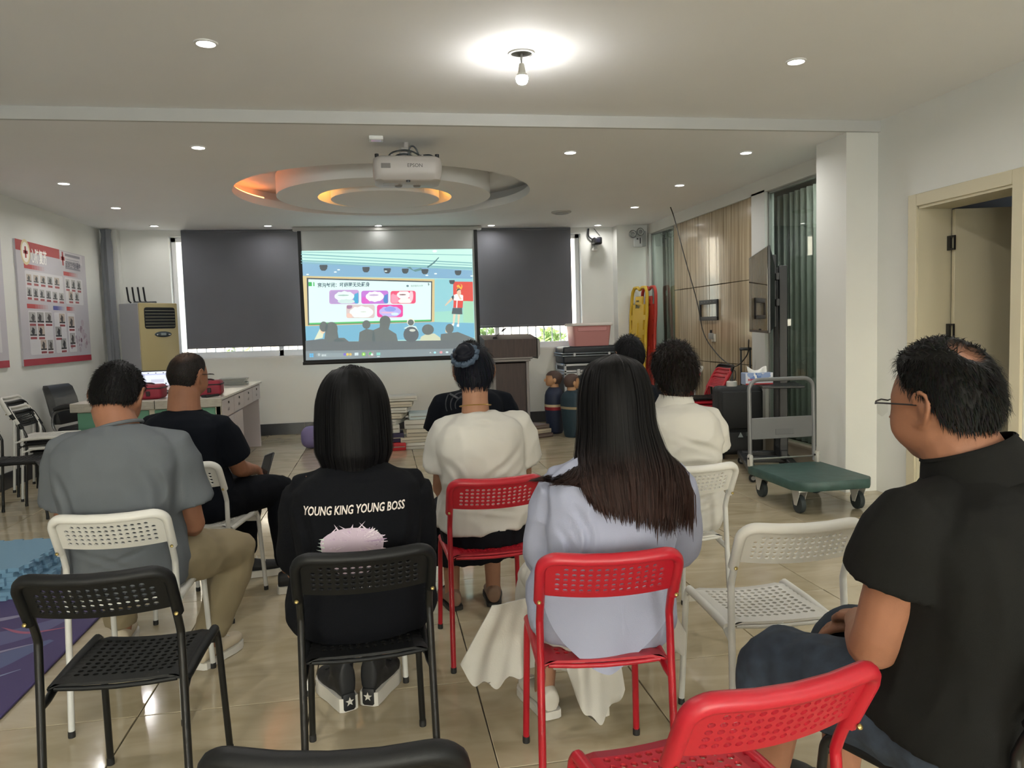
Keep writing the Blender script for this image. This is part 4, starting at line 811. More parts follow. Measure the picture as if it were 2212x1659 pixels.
# posters on the left wall (flat prints)
def poster(y0, y1, z0, z1, lab, content):
    t = thing('wall_poster', lab, 'poster', (XL, (y0+y1)/2, (z0+z1)/2), 0, 'first aid posters on the left wall'); w, h = y1-y0, z1-z0
    MB().box((.009, 0, 0), (.018, w, h)).build('board', mat('poster_board', srgb('#a9a6ab'), .5), t)
    mb = MB(); content(mb, w, h); mb.build('print', attr_mat('poster_print', 0, .45), t, smooth=None, loc=(.0185, 0, 0), rot=(R(90), 0, R(90)))
pq = homog([(160, 178), (895, 358), (968, 1440), (245, 1525)])
def cpr(mb, w, h):
    rnd = random.Random(5)
    def Q(x, y): u, v = pq(x, y); return ((u-.5)*w, (v-.5)*h)
    def box4(a, b2, c2, d2, col, z): mb.poly([Q(*a), Q(*b2), Q(*c2), Q(*d2)], srgb(col), z)
    def bx(x0, y0, x1, y1, col, z, r=0):
        a, b2 = Q(x0, y0), Q(x1, y1); X0, X1 = sorted((a[0], b2[0])); Y0, Y1 = sorted((a[1], b2[1]))
        mb.poly(rrect(X0, Y0, X1, Y1, r, 3) if r else [(X0, Y0), (X1, Y0), (X1, Y1), (X0, Y1)], srgb(col), z)
    mb.rect(-w/2, -h/2, w/2, h/2, srgb('#bdb9c0'), 0)
    a = Q(630, 380); mb.rect(-w/2, a[1]-.01, Q(628, 300)[0], h/2, srgb('#a83236'), .0004)
    mb.rect(-w/2, -h/2, w/2, -h/2+.065, srgb('#a5263b'), .0004)
    mb.rect(Q(632, 300)[0], a[1]-.03, w/2-.1, h/2-.01, srgb('#cfcbd0'), .0004)
    e = Q(272, 320); mb.poly(circ(e[0], e[1], .105, 28, .125), srgb('#d9c89a'), .0008); mb.poly(circ(e[0], e[1], .080, 28, .098), srgb('#efe9df'), .0012)
    for sx, sy in ((.048, .016), (.016, .056)): mb.rect(e[0]-sx, e[1]-sy, e[0]+sx, e[1]+sy, srgb('#a8242c'), .0016)
    a, b2 = Q(330, 395), Q(500, 420); put_text_fit(mb, '心肺复苏', a[0], b2[0], e[1]-.075, .15, srgb('#f1eeea'), .0012, bold=.004)
    e = Q(665, 385); 
    for sx, sy in ((.05, .02), (.02, .075)): mb.rect(e[0]-sx, e[1]-sy, e[0]+sx, e[1]+sy, srgb('#a8242c'), .0012)
    a, b2 = Q(695, 455), Q(850, 480); put_text_fit(mb, '应急救护培训基地', a[0], b2[0], e[1]-.075, .075, srgb('#4c4a5c'), .0012, bold=.0015)
    for k, (hh, yy) in enumerate(((.028, .035), (.006, .0), (.022, -.105))): mb.rect(a[0], e[1]+yy, b2[0]-(.03*k % .05), e[1]+yy+hh, srgb('#8b8894'), .0010)
    for x, y, ln, col in ((255, 465, 215, '#b3363a'), (673, 540, 150, '#b3363a'), (283, 885, 225, '#b3363a'), (562, 902, 125, '#4a4f98'), (704, 908, 85, '#b3363a')):
        p0, p1 = Q(x, y), Q(x+ln, y+ln*.16)
        for i in range(8): mb.rect(lerp(p0[0], p1[0], i/8), p0[1]-.018, lerp(p0[0], p1[0], (i+1)/8), p0[1]+.026, tuple(lerp(c1, c2, max(0, i-2)/6) for c1, c2 in zip(srgb(col), srgb('#bdb9c0'))), .0006)
    for x0_, y0_, x1_, y1_ in ((262, 505, 680, 842), (683, 575, 885, 868), (292, 928, 575, 1380), (570, 945, 718, 1365), (710, 950, 815, 1355)): bx(x0_, y0_, x1_, y1_, '#d2d0d3', .0006, .02)
    def ph(x, y, ww, hh, dark=True):
        a, b2 = Q(x, y), Q(x+ww, y+hh); X0, X1, Y0, Y1 = a[0], b2[0], b2[1], a[1]
        mb.rect(X0, Y0, X1, Y1, srgb(rnd.choice(['#a9a7a6', '#9c9a99', '#b5a79c'])), .0009)
        cxx, cyy = lerp(X0, X1, rnd.uniform(.4, .6)), lerp(Y0, Y1, .45); pw, pp = (X1-X0)*.22, (Y1-Y0)*.4
        mb.poly([(cxx+pw*math.cos(k*PI/6)*(1+.4*math.sin(k*2.3)), cyy+pp*math.sin(k*PI/6)) for k in range(12)], srgb(rnd.choice(['#3a3a40', '#4b474a', '#2f3138'])), .0012)
        mb.rect(X0, Y0, X1, Y0+(Y1-Y0)*.16, srgb('#3b3a3d'), .0011)
        mb.rect(X0+.004, Y0-.034, X1-.004, Y0-.012, srgb('#9b4a50'), .0009)
    for i in range(5): ph(278+74*i, 545+9*i, 56, 85)
    for i in range(6): ph(282+68*i, 685+11*i, 54, 95-3*i)
    for i in range(3): ph(692+60*i, 595+8*i, 46, 95)
    ph(724, 722, 50, 95); ph(790, 735, 46, 85)
    for i in range(3): ph(300+86*i, 945, 78, 110)
    ph(308, 1090, 80, 105); ph(398, 1090, 74, 105); ph(424, 1238, 68, 105); ph(498, 1238, 64, 105)
    ph(622, 955, 66, 105); ph(582, 1095, 70, 105); ph(640, 1220, 64, 110); ph(722, 985, 66, 120); ph(735, 1160, 62, 115)
    for k in range(26):
        x, y = rnd.gauss(868, 30), rnd.gauss(1215, 70); e = Q(x, y); mb.poly(circ(e[0], e[1], rnd.uniform(.015, .045), 9), srgb(rnd.choice(['#a08a98', '#8f6f80', '#b3a8b2', '#a59aa8'])), .0006+.00001*k)
poster(8.11, 9.88, 1.095, 2.315, 'large first aid poster with a red header on the left wall', cpr)
def plain(mb, w, h):
    mb.rect(-w/2, -h/2, w/2, h/2, srgb('#bdb9c0'), 0); mb.rect(-w/2, -h/2, w/2, -h/2+.065, srgb('#a5263b'), .0004); mb.rect(-w/2, h/2-.17, w/2-.45, h/2, srgb('#a83236'), .0004)
    rnd = random.Random(9)
    mb.rect(-w/2+.1, -h/2+.14, w/2-.12, h/2-.25, srgb('#d2d0d3'), .0004)
    for i in range(16): e = (w/2-.12+rnd.gauss(0, .04), h/2-.12+rnd.gauss(0, .06)); mb.poly(circ(e[0], e[1], rnd.uniform(.015, .04), 8), srgb('#aaa0ae'), .0006)
poster(6.02, 7.82, 1.10, 2.32, 'first aid poster cut off by the left picture edge', plain)
# purple mat and blue foam tiles
pm = thing('purple_mat', 'dark purple exercise mat with a pale swirl print on the floor', 'mat', (-2.08, 3.62, 0))
MB().rbox((0, 0, .008), (1.41, 2.5, .014), .004, 1).build('mat', mat('purple_foam', srgb('#453a66'), .75, bump=(200, .1)), pm)
sw = MB()
def swoosh(pts, w, col, z):
    p = resample([(x, y, 0) for x, y in pts], 18); a, b2 = [], []
    for i, v in enumerate(p):
        d = (p[min(i+1, 17)]-p[max(i-1, 0)]).normalized(); n = V((-d.y, d.x, 0)); k = w*math.sin(PI*(i+.3)/18)
        a.append(v+n*k); b2.append(v-n*k)
    sw.add([(v.x, v.y, z) for v in a+b2], [(i, i+1, 18+i+1, 18+i) for i in range(17)], srgb(col))
swoosh([(-.5, .2), (-.1, .12), (.2, .2), (.38, .42)], .10, '#58577f', .0003); swoosh([(-.6, -.2), (-.2, -.28), (.15, -.2), (.40, .1)], .13, '#535a80', .0005)
swoosh([(-.4, .55), (-.05, .42), (.2, .50)], .03, '#86809a', .0007); swoosh([(-.5, .02), (0, -.08), (.35, .08)], .02, '#8a86a0', .0007); swoosh([(-.3, -.5), (.1, -.44), (.4, -.2)], .018, '#7f88a5', .0007); swoosh([(.1, .32), (.25, .22), (.42, .25)], .012, '#9a5570', .0009)
sw.build('swirl_print', attr_mat('mat_print', 0, .7), pm, smooth=None, loc=(.20, -.1, .0152))
def puzzle_tile(a):
    out = []; n = 11; s = .60; t = s/n
    for side in range(4):
        for i in range(n):
            o = .022 if i % 2 else 0
            for x in (i*t, (i+1)*t): p = V((x-s/2, -s/2-o, 0)); out.append((Matrix.Rotation(side*PI/2, 3, 'Z') @ p)[:2])
    return out
tl = MB().prism(puzzle_tile(0), .020).mesh('foam_tile', 30); tl.materials.append(mat('blue_foam', srgb('#6f93ab'), .8))
for i in range(7):
    o = obj('foam_tile', tl, None, None, (-2.19+.010*math.sin(i*2.4)+(.03 if i < 2 else 0), 4.62+.012*math.sin(i*1.3)-(.05 if i < 2 else 0), .0162+i*.0208), (0, 0, R(-3+1.6*math.sin(i*2.1))))
    tag(o, 'blue interlocking foam tile, number %s from the bottom of the stack on the purple mat' % ['one', 'two', 'three', 'four', 'five', 'six', 'seven'][i] if i < 6 else 'blue interlocking foam tile on top of the stack on the purple mat', 'foam tile', 'stacked blue foam tiles')
# ------------------------------------------------------------------ ceiling things
pj = thing('projector', 'white ceiling projector hanging under the far ceiling', 'projector', (.245, 5.80, ZC+.035))
M_pw = mat('projector_white', srgb('#bdb8b4'), .4)
pb = MB(); ln = [(-.175, -.33, .9), (-.17, -.30, .97), (-.165, -.20, 1), (-.165, -.17, .99), (-.16, -.155, .93)]
def pr(hw, hd, r): return rrect(-hw, -hd, hw, hd, r, 4)
pb.rings([[(x, y, z) for x, y in pr(hw, hd, .06)] for z, hw, hd in ((-.335, .215, .14), (-.325, .235, .160), (-.275, .245, .172), (-.215, .247, .175), (-.175, .240, .168), (-.160, .215, .15))]); pb.build('body', M_pw, pj, smooth=50)
tx = MB(); put_text(tx, 'EPSON', -.005, -.245, .036, srgb('#4a4745'), sx=1.0); tx.build('brand_lettering', attr_mat('paint_mark'), pj, smooth=None, loc=(0, -.1752, 0), rot=(R(90), 0, 0))
MB().rbox((-.155, -.1735, -.235), (.066, .006, .034), .002, 1).build('sensor_window', mat('proj_grey', srgb('#7c7876'), .4), pj)
for x, y, z in ((-.215, -.10, -.150), (.215, -.10, -.150)): MB().lathe([(.014, -.018), (.015, .010), (.010, .012)], (x, y, z), 12).build('foot', MATS['cam_black'], pj)
MB().lathe([(.016, 0), (.014, -.012)], (0, -.14, -.332), 12).build('rear_foot', MATS['cam_black'], pj)
for x in (-.065, .07): MB().lathe([(.030, 0), (.024, -.010), (.02, -.012)], (x, .05, -.334), 16).build('screw_foot', MATS['proj_grey'], pj)
MB().rbox((-.12, .0, -.3355), (.11, .12, .004), .002, 1).build('lamp_cover', mat('proj_cover', srgb('#b3b2ae'), .4), pj)
MB().lathe([(.05, .16), (.05, .185), (.04, .19)], (.10, 0, -.25), 20, 'Y').build('lens', mat('proj_lens', (.05, .06, .07), .05), pj)
MB().lathe([(.024, 0), (.024, -.03), (.020, -.032), (.020, -.085)], n=16).lathe([(.05, 0), (.05, -.006)], n=20).build('mount_pole', M_pw, pj)
MB().rbox((0, 0, -.095), (.075, .06, .045), .008).rbox((-.02, -.02, -.125), (.06, .05, .03), .004, 1).box((0, 0, -.146), (.30, .04, .010)).box((-.11, 0, -.15), (.012, .20, .02)).box((.11, 0, -.15), (.012, .20, .02)).build('mount_bracket', M_pw, pj)
for pts in ([(-.14, -.06, -.155), (-.10, -.07, -.12), (-.02, -.075, -.105), (.04, -.075, -.115), (.09, -.07, -.14)], [(-.11, -.02, -.155), (-.06, -.06, -.135), (.0, -.06, -.13), (.06, -.05, -.15)], [(.015, -.06, -.14), (.02, -.07, -.09), (.045, -.07, -.075), (.07, -.07, -.10), (.085, -.06, -.145)], [(.085, -.06, -.142), (.16, -.06, -.135), (.20, -.05, -.15)]):
    MB().tube(resample(pts, 16), .006, 7).build('cable', mat('cable_dark', srgb('#1f2a2f'), .3), pj)
sn = thing('ceiling_sensor', 'small white box sensor on the ceiling left of the projector mount', 'sensor', (.03, 5.64, ZC)); MB().rbox((0, 0, -.014), (.10, .10, .028), .008).build('case', M_trimw, sn); MB().rbox((0, -.015, -.0285), (.07, .05, .004), .001, 1).build('window', mat('sensor_gloss', srgb('#d9dcda'), .08), sn)  # pale smooth plate under the sensor case
sd = thing('smoke_detector', 'flat round smoke detector on the ceiling before the right blind', 'smoke detector', (2.20, 9.14, ZC)); MB().lathe([(.12, 0), (.12, -.012), (.10, -.022), (.02, -.024), (.001, -.024)], n=28, cap=False).build('dome', mat('detector_grey', srgb('#a9a6a0'), .5), sd); MB().lathe([(.085, -.0235), (.085, -.027), (.07, -.027), (.07, -.0235)], n=24, cap=False).build('vent_ring', MATS['emerg_grey'], sd)
# ------------------------------------------------------------------ right side: bracket, cable, chairs, suitcase, TV stand, cart
br = thing('wall_bracket', 'black rectangular TV bracket frame on the stone wall', 'bracket', (XR+.028, 8.42, 1.46))
MB().rbox((-.012, 0, .10), (.02, .50, .05), .004, 1).rbox((-.012, 0, -.09), (.02, .50, .045), .004, 1).rbox((-.012, -.235, 0), (.02, .03, .20), .004, 1).rbox((-.012, .235, 0), (.02, .03, .20), .004, 1).build('frame', MATS['black_metal'], br)
for i in range(5): MB().box((-.0225, -.16+.08*i, .102), (.002, .04, .012)).build('slot', mat('slot_grey', srgb('#5c5c5c'), .5), br)
so = thing('wall_socket', 'small plug with a black top on the stone wall below the bracket', 'socket', (XR+.03, 8.30, 1.15)); MB().rbox((-.01, 0, 0), (.02, .09, .09), .006).build('plate', mat('socket_plate', srgb('#c9c4b8'), .4), so); MB().rbox((-.04, 0, .02), (.05, .045, .07), .008).build('plug', mat('plug_grey', srgb('#8d8d8a'), .4), so); MB().lathe([(.012, .05), (.014, .09)], (-.04, 0, 0), 10).build('plug_top', MATS['cam_black'], so)
tag(MB().tube(resample([(3.45, 8.82, 2.70), (3.47, 8.75, 2.55), (3.5, 8.517, 2.06), (3.52, 8.25, 1.58), (3.5, 8.02, 1.209), (3.5, 7.70, 1.00), (3.48, 7.35, .895), (3.45, 7.10, .90), (3.40, 6.80, 1.02), (3.28, 6.53, 1.16)], 60), .006, 7).build('hanging_cable', mat('cable_brown', srgb('#2b2824'), .5)), 'thin dark cable drooping from the ceiling to the television', 'cable')
for i, k in enumerate('rrrb'):
    chair(k, 3.44+.025*i, 7.62+.004*i, 90, ['red perforated chair at the bottom of the stack by the stone wall', 'second red perforated chair in the stack by the stone wall', 'third red perforated chair in the stack by the stone wall', 'black perforated chair on top of the stack by the stone wall'][i], z=.038*i, group='stacked chairs by the stone wall')
for i, k in enumerate('rrw'):
    chair(k, 3.40+.025*i, 8.22+.004*i, 84, ['lower red perforated chair in the far stack by the stone wall', 'upper red perforated chair in the far stack by the stone wall', 'white perforated chair on top of the far stack by the stone wall'][i], z=.038*i, group='stacked chairs by the stone wall')
su = thing('suitcase', 'upright black fabric suitcase with a raised handle by the stone wall', 'suitcase', (3.42, 7.06, 0), R(-10))
M_fab = mat('suitcase_fabric', srgb('#17181a'), .7, bump=(400, .2))
MB().rbox((0, 0, .37), (.44, .28, .66), .05, 3).build('shell', M_fab, su); MB().rbox((.0, -.15, .48), (.38, .05, .36), .02, 2).rbox((.0, -.15, .17), (.38, .04, .20), .02, 2).build('pocket', M_fab, su)
MB().rbox((0, .0, .37), (.45, .02, .67), .05, 3).build('zip', mat('zip_dark', srgb('#26282a'), .5), su)
for s in (-1, 1): MB().box((.12+s*.045, .12, .87), (.016, .012, .36)).build('handle_rod', mat('rod_dark', srgb('#202224'), .35), su)
MB().rbox((.12, .12, 1.055), (.12, .03, .03), .01, 2).build('handle_grip', MATS['cam_black'], su)
MB().add([(-.045, -.178, .22), (.005, -.178, .22), (-.02, -.178, .27)], [(0, 1, 2)]).build('triangle_badge', mat('badge_grey', srgb('#8d9697'), .4), su, smooth=None); MB().rbox((.07, -.176, .25), (.08, .006, .04), .003, 1).build('name_tag', mat('tag_dark', srgb('#3a403f'), .3), su); MB().ball((.07, -.18, .215), (.013, .006, .009)).build('badge', MATS['ac_button'], su)
for s in (-1, 1):
    for q_ in (-1, 1): MB().lathe([(.025, -.012), (.025, .012)], (s*.17, q_*.09, .025), 14, 'X').build('wheel', M_cap, su)
pa = thing('power_adapter', 'white plug adapter with a black plug lying on the suitcase', 'adapter', (3.35, 7.03, .702)); MB().lathe([(.05, 0), (.052, .01), (.05, .045), (.045, .05)], n=20).build('base', mat('adapter_white', srgb('#d5d3cc'), .4), pa); MB().tube(resample([(0, 0, .05), (.005, 0, .09), (.015, 0, .14), (.035, 0, .15), (.04, 0, .08), (.03, .03, .04)], 14), [.016, .015, .012, .009, .006, .005, .005, .005, .005, .005, .005, .005, .005, .005], 8).build('plug', MATS['cam_black'], pa)
# TV on wheeled stand
tt, tn = V((.34, .94, 0)).normalized(), V((-.94, .34, 0)).normalized(); ta = math.atan2(tt.y, tt.x)
tv = thing('television_stand', 'black wheeled television stand with a flat screen seen edge-on', 'television', (3.34, 6.45, 0), ta)
M_bm = mat('stand_black', srgb('#1b1c1e'), .45)
# local: x along the screen, y to the screen's front
MB().rbox((0, .0, 1.58), (1.23, .022, .71), .004, 1).build('screen_bezel', mat('tv_frame', (.008, .008, .009), .3), tv)
MB().box((0, .0122, 1.585), (1.205, .002, .68)).build('screen', mat('tv_glass', (.012, .012, .013), .04, spec=.8), tv)
bk = MB(); bk.rings([[(x, -.011, z) for x, z in ((-.60, 1.24), (.60, 1.24), (.60, 1.92), (-.60, 1.92))], [(x, -.06, z) for x, z in ((-.50, 1.28), (.50, 1.28), (.50, 1.78), (-.50, 1.78))]]); bk.build('back_cover', M_bm, tv, smooth=20)
MB().rbox((-.20, -.09, 1.58), (.04, .05, .62), .004, 1).rbox((.20, -.09, 1.58), (.04, .05, .62), .004, 1).rbox((0, -.115, 1.70), (.60, .03, .06), .004, 1).rbox((0, -.115, 1.48), (.60, .03, .06), .004, 1).build('mount', M_bm, tv)
for x in (-.17, .12): MB().rbox((x, -.175, .95), (.06, .07, 1.70), .006, 1).build('column', M_bm, tv)
MB().rbox((-.02, -.175, .16), (.42, .06, .08), .006, 1).rbox((-.22, .14, .10), (.90, .07, .05), .008, 1).rbox((-.13, -.22, .10), (.72, .07, .05), .008, 1).rbox((-.16, -.04, .11), (.08, .36, .05), .006, 1).rbox((.14, -.04, .11), (.08, .36, .05), .006, 1).build('base', M_bm, tv)
for x, y in ((-.645, .14), (.20, .14), (-.46, -.22), (.20, -.22)):
    MB().lathe([(.034, -.012), (.036, 0), (.034, .012)], (x, y, .036), 16, 'X').build('caster', M_cap, tv); MB().rbox((x, y, .066), (.05, .045, .02), .005, 1).rbox((x-.03, y+.02, .075), (.05, .02, .008), .003, 1).build('caster_fork', M_bm, tv); MB().lathe([(.018, -.014), (.018, .014)], (x, y, .036), 12, 'X').build('hub', mat('hub_grey', srgb('#9b9b98'), .4), tv)
MB().rbox((-.30, -.12, .775), (.46, .34, .02), .004, 1, ).rbox((-.17, -.16, .74), (.03, .04, .06), .003, 1).build('shelf', M_bm, tv)
tb = thing('tissue_box', 'blue and white tissue box with a red cross on the stand shelf', 'tissue box', (3.16, 6.15, .788), R(-8))
MB().rbox((0, 0, .052), (.235, .12, .10), .003, 1).build('carton', mat('tissue_blue', srgb('#93a4c4'), .6), tb)
pr_ = MB(); pr_.rect(-.117, 0, .117, .1, srgb('#c8ccd8'), 0); rnd = random.Random(2)
for i in range(14): pr_.poly([(min(max(x, -.116), .116), min(max(y, .04), .099)) for x, y in circ(rnd.uniform(-.11, .11), rnd.uniform(.055, .1), rnd.uniform(.015, .035), 10)], srgb(rnd.choice(['#3f62a8', '#5d7fbf', '#e6e8ee', '#8aa0cc'])), .0002+.00002*i)
pr_.rect(-.117, 0, .117, .012, srgb('#a02530'), .0008)
for i in range(9): pr_.rect(-.095+.0165*i, .034, -.083+.0165*i, .05, srgb('#b83a42'), .0008)
pr_.poly(circ(.092, .043, .019, 16), srgb('#e8ddd0'), .0009); pr_.rect(.079, .0395, .105, .0465, srgb('#a8242c'), .0011); pr_.rect(.0885, .030, .0955, .056, srgb('#a8242c'), .0011)
pr_.build('front_print', attr_mat('carton_print'), tb, smooth=None, loc=(0, -.0605, .002), rot=(R(90), 0, 0))
ti = MB(); ti.grid(lambda u, v: V(((u-.5)*.17, .02*math.sin(u*9)*(1-v)+(v-.5)*.03, .10+.045*math.sin(v*PI*.6)*(1-.35*math.sin(u*PI))+.012*math.cos(u*7))), 18, 7); ti.grid(lambda u, v: V(((u-.5)*.16, .02*math.sin(u*9)*(1-v)-.012+(v-.5)*.02, .10+.04*math.sin(v*PI*.6)*(1-.5*math.sin(u*PI+.5)))), 18, 7); ti.build('tissue', mat('tissue_white', srgb('#d9d8d4'), .8), tb, smooth=70)
# green platform cart
ct = thing('platform_cart', 'platform cart with a green deck and grey folding handle', 'platform cart', (3.02, 5.10, 0))
dkp = [(-.29, -.26), (-.20, -.36), (.24, -.36), (.30, -.28), (.30, .36), (-.29, .36)]
mbd = MB(); mbd.rings([[(x*s, y*s, z) for x, y in dkp] for s, z in ((.985, .165), (1.0, .172), (1.0, .222), (.985, .230))]); mbd.build('deck', mat('green_deck', srgb('#38524d'), .5, var=(14, .18), bump=(60, .08)), ct)
M_gt = mat('cart_grey', srgb('#77787a'), .4, .2)
MB().tube([(-.265, .375, .24), (-.265, .385, .78)]+[(x, .387, z) for x, z in arc(-.185, .80, .08, 180, 90, 6)]+[(x, .387, z) for x, z in arc(.185, .80, .08, 90, 0, 6)]+[(.265, .385, .78), (.265, .375, .24)], .0155, 10).build('handle_tube', M_gt, ct)
MB().rbox((0, .382, .505), (.53, .012, .165), .004, 1).build('handle_panel', M_gt, ct); MB().rbox((.02, .374, .475), (.15, .006, .045), .002, 1).build('panel_stamp', mat('stamp_grey', srgb('#6b6c6e'), .4), ct)
MB().tube([(-.27, .365, .275), (.27, .365, .275)], .006, 8).build('lock_rod', mat('rod_steel', srgb('#b5b5b2'), .3, .9), ct)
for s in (-1, 1): MB().rbox((s*.275, .355, .265), (.030, .055, .10), .012, 2).build('hinge_bracket', mat('hinge_white', srgb('#b9b7b0'), .4), ct); MB().lathe([(.008, -.02), (.008, .02)], (s*.275, .35, .285), 10, 'X').build('hinge_bolt', MATS['black_metal'], ct)
for x, y in ((-.22, -.25), (.22, -.25), (-.22, .28), (.22, .28)):
    MB().lathe([(.045, -.018), (.062, -.016), (.065, 0), (.062, .016), (.045, .018)], (x, y, .065), 24, 'X').build('wheel', mat('wheel_rubber', srgb('#2c3436'), .6), ct)
    f = MB()
    for sx in (-1, 1): f.add([(x+sx*.025, y-.055, .155), (x+sx*.025, y+.055, .155), (x+sx*.025, y+.02, .055), (x+sx*.025, y-.01, .055), (x+sx*.028, y-.055, .155), (x+sx*.028, y+.055, .155), (x+sx*.028, y+.02, .055), (x+sx*.028, y-.01, .055)], [(0, 1, 2, 3), (7, 6, 5, 4), (0, 4, 5, 1), (1, 5, 6, 2), (2, 6, 7, 3), (3, 7, 4, 0)])
    f.box((x, y, .160), (.07, .11, .01)); f.build('fork', MATS['hinge_white'], ct, smooth=30)
# ------------------------------------------------------------------ people: tools
import numpy as np
def remeshed(mb, name, voxel, it=4, fac=.5):
    me = mb.mesh(name); o = bpy.data.objects.new('tmp', me); COL.objects.link(o)
    m = o.modifiers.new('r', 'REMESH'); m.mode = 'VOXEL'; m.voxel_size = voxel
    if it: s = o.modifiers.new('s', 'SMOOTH'); s.iterations = it; s.factor = fac
    dg = bpy.context.evaluated_depsgraph_get(); out = bpy.data.meshes.new_from_object(o.evaluated_get(dg))
    bpy.data.objects.remove(o); bpy.data.meshes.remove(me); out.name = name
    for p in out.polygons: p.use_smooth = True
    return out
def creases(me, lines):
    """single long folds: (p0, p1, width, depth) in world x/z, pressed along y from the back"""
    if not lines: return
    n = len(me.vertices); co = np.empty(n*3, 'f'); me.vertices.foreach_get('co', co); co = co.reshape(-1, 3); no = np.empty(n*3, 'f'); me.vertices.foreach_get('normal', no); no = no.reshape(-1, 3)
    x, z = co[:, 0].copy(), co[:, 2].copy(); m = np.clip((.2-no[:, 1])*3, 0, 1)
    for (x0, z0), (x1, z1), w, d in lines:
        dx, dz = x1-x0, z1-z0; t = np.clip(((x-x0)*dx+(z-z0)*dz)/(dx*dx+dz*dz), 0, 1); r = np.hypot(x-x0-dx*t-.012*np.sin(t*5), z-z0-dz*t)/w
        co[:, 1] += m*d*np.sin(PI*t*.9+.2)*(np.exp(-r*r*2)-.55*np.exp(-(r-1.1)**2*4))
    me.vertices.foreach_set('co', co.ravel()); me.update()
def folds(me, amp, sc=(6, 6, 6), seed=0):
    """cloth folds: ridged noise pushed along the normals"""
    off = V((seed*3.1, seed*1.7, seed*2.3)); nz = noise.noise; n = len(me.vertices)
    co = np.empty(n*3, 'f'); me.vertices.foreach_get('co', co); co = co.reshape(-1, 3); no = np.empty(n*3, 'f'); me.vertices.foreach_get('normal', no); no = no.reshape(-1, 3)
    P = (co*np.array(sc, 'f')+np.array(off, 'f')).tolist()
    w = np.array([nz(p)+.5*nz((p[0]*2.1, p[1]*2.1, p[2]*2.1)) for p in P], 'f')
    co += no*(amp*(1-np.abs(w)*2))[:, None]; me.vertices.foreach_set('co', co.ravel()); me.update()
def shift(me, o):
    me.transform(Matrix.Translation(-o)); me.update()
SKIN = mat('skin', srgb('#8d614a'), .55, spec=.3, var=(14, .08), bump=(250, .08)); SKIN2 = mat('skin_light', srgb('#9c725a'), .55, spec=.3, var=(14, .07), bump=(250, .08))
EYEW = mat('eye_white', srgb('#d8d4cc'), .2); IRIS = mat('iris_dark', srgb('#1c120c'), .15)
HAIRM = None
def hair_mat():
    m = bpy.data.materials.new('hair'); m.use_nodes = True; nt = m.node_tree; b = nt.nodes['Principled BSDF']
    a = nt.nodes.new('ShaderNodeVertexColor'); a.layer_name = 'Col'; nt.links.new(a.outputs['Color'], b.inputs['Base Color'])
    b.inputs['Roughness'].default_value = .55; b.inputs['Specular IOR Level'].default_value = .13; return m
HAIRM = hair_mat()
def face_dir(yaw): return V((-math.sin(R(yaw)), math.cos(R(yaw)), 0))
def head_matrix(c, yaw, pitch, roll=0): return Matrix.Translation(c) @ Matrix.Rotation(R(yaw), 4, 'Z') @ Matrix.Rotation(R(-pitch), 4, 'X') @ Matrix.Rotation(R(roll), 4, 'Y')
def hp(d, fat=0.0):
    x, y, z = d; g = math.exp
    p = V((x*.077, y*(.096 if y > 0 else .102), z*(.115 if z > 0 else .116)))
    p *= 1+.05*(1-max(abs(x), abs(y), abs(z)))*2
    if z < 0:
        t = -z; p.x *= 1-.24*t*t*(1-fat*.5)
        if y < 0: p.y *= 1-.5*t
    if y > 0:
        p.y += .022*g(-((x/.13)**2+((z+.20)/.15)**2)) + .005*g(-((z-.16)/.09)**2-(x/.5)**2) - .008*g(-((abs(x)-.36)/.15)**2-((z-.02)/.09)**2) + .006*g(-((x/.25)**2+((z+.52)/.08)**2)) + .012*g(-((x/.3)**2+((z+.86)/.15)**2))
    c = g(-((abs(x)-.65)/.25)**2-((z+.42)/.28)**2)*(1 if y > -.2 else 0)
    p.x += math.copysign(.010*fat*c, x); p.y += .006*fat*c
    return p
def sph(u, v): a = 2*PI*u; e = PI*(v-.5); return V((math.sin(a)*math.cos(e), math.cos(a)*math.cos(e), math.sin(e)))
def add_head(mb, M, s, fat=0.0):
    mb.rings([[M @ (hp(sph(i/44, j/30), fat)*s) for i in range(44)] for j in [.25]+list(range(1, 30))+[29.75]])
    for sd in (-1, 1):
        E = lambda x, y, z: M @ (V((sd*x, y, z))*s)
        path = [(.076, .010, .004), (.081, .012, .016), (.087, .006, .029), (.091, -.008, .034), (.094, -.021, .025), (.094, -.024, .006), (.090, -.018, -.013), (.083, -.008, -.028), (.077, .004, -.032), (.074, .008, -.024)]
        mb.tube(resample([E(*p) for p in path], 20), [.0045*s, .005*s, .0055*s]+[.0055*s]*13+[.006*s, .0065*s, .0065*s, .006*s], 8)
        mb.tube([E(.072, -.004, .02), E(.079, -.010, .004), E(.074, -.004, -.016)], [.010*s, .014*s, .010*s], 8)
HL = [(-1, -.60), (-.7, -.56), (-.35, -.42), (-.18, -.05), (.05, .10), (.3, .14), (.5, .34), (.72, .60), (1, .66)]
def hairline(d, HLT):
    q = math.hypot(d.x, d.y); c = d.y/q if q > 1e-4 else 0
    for (a, za), (b, zb) in zip(HLT, HLT[1:]):
        if a <= c <= b: return lerp(za, zb, (c-a)/(b-a))
    return HLT[-1][1]
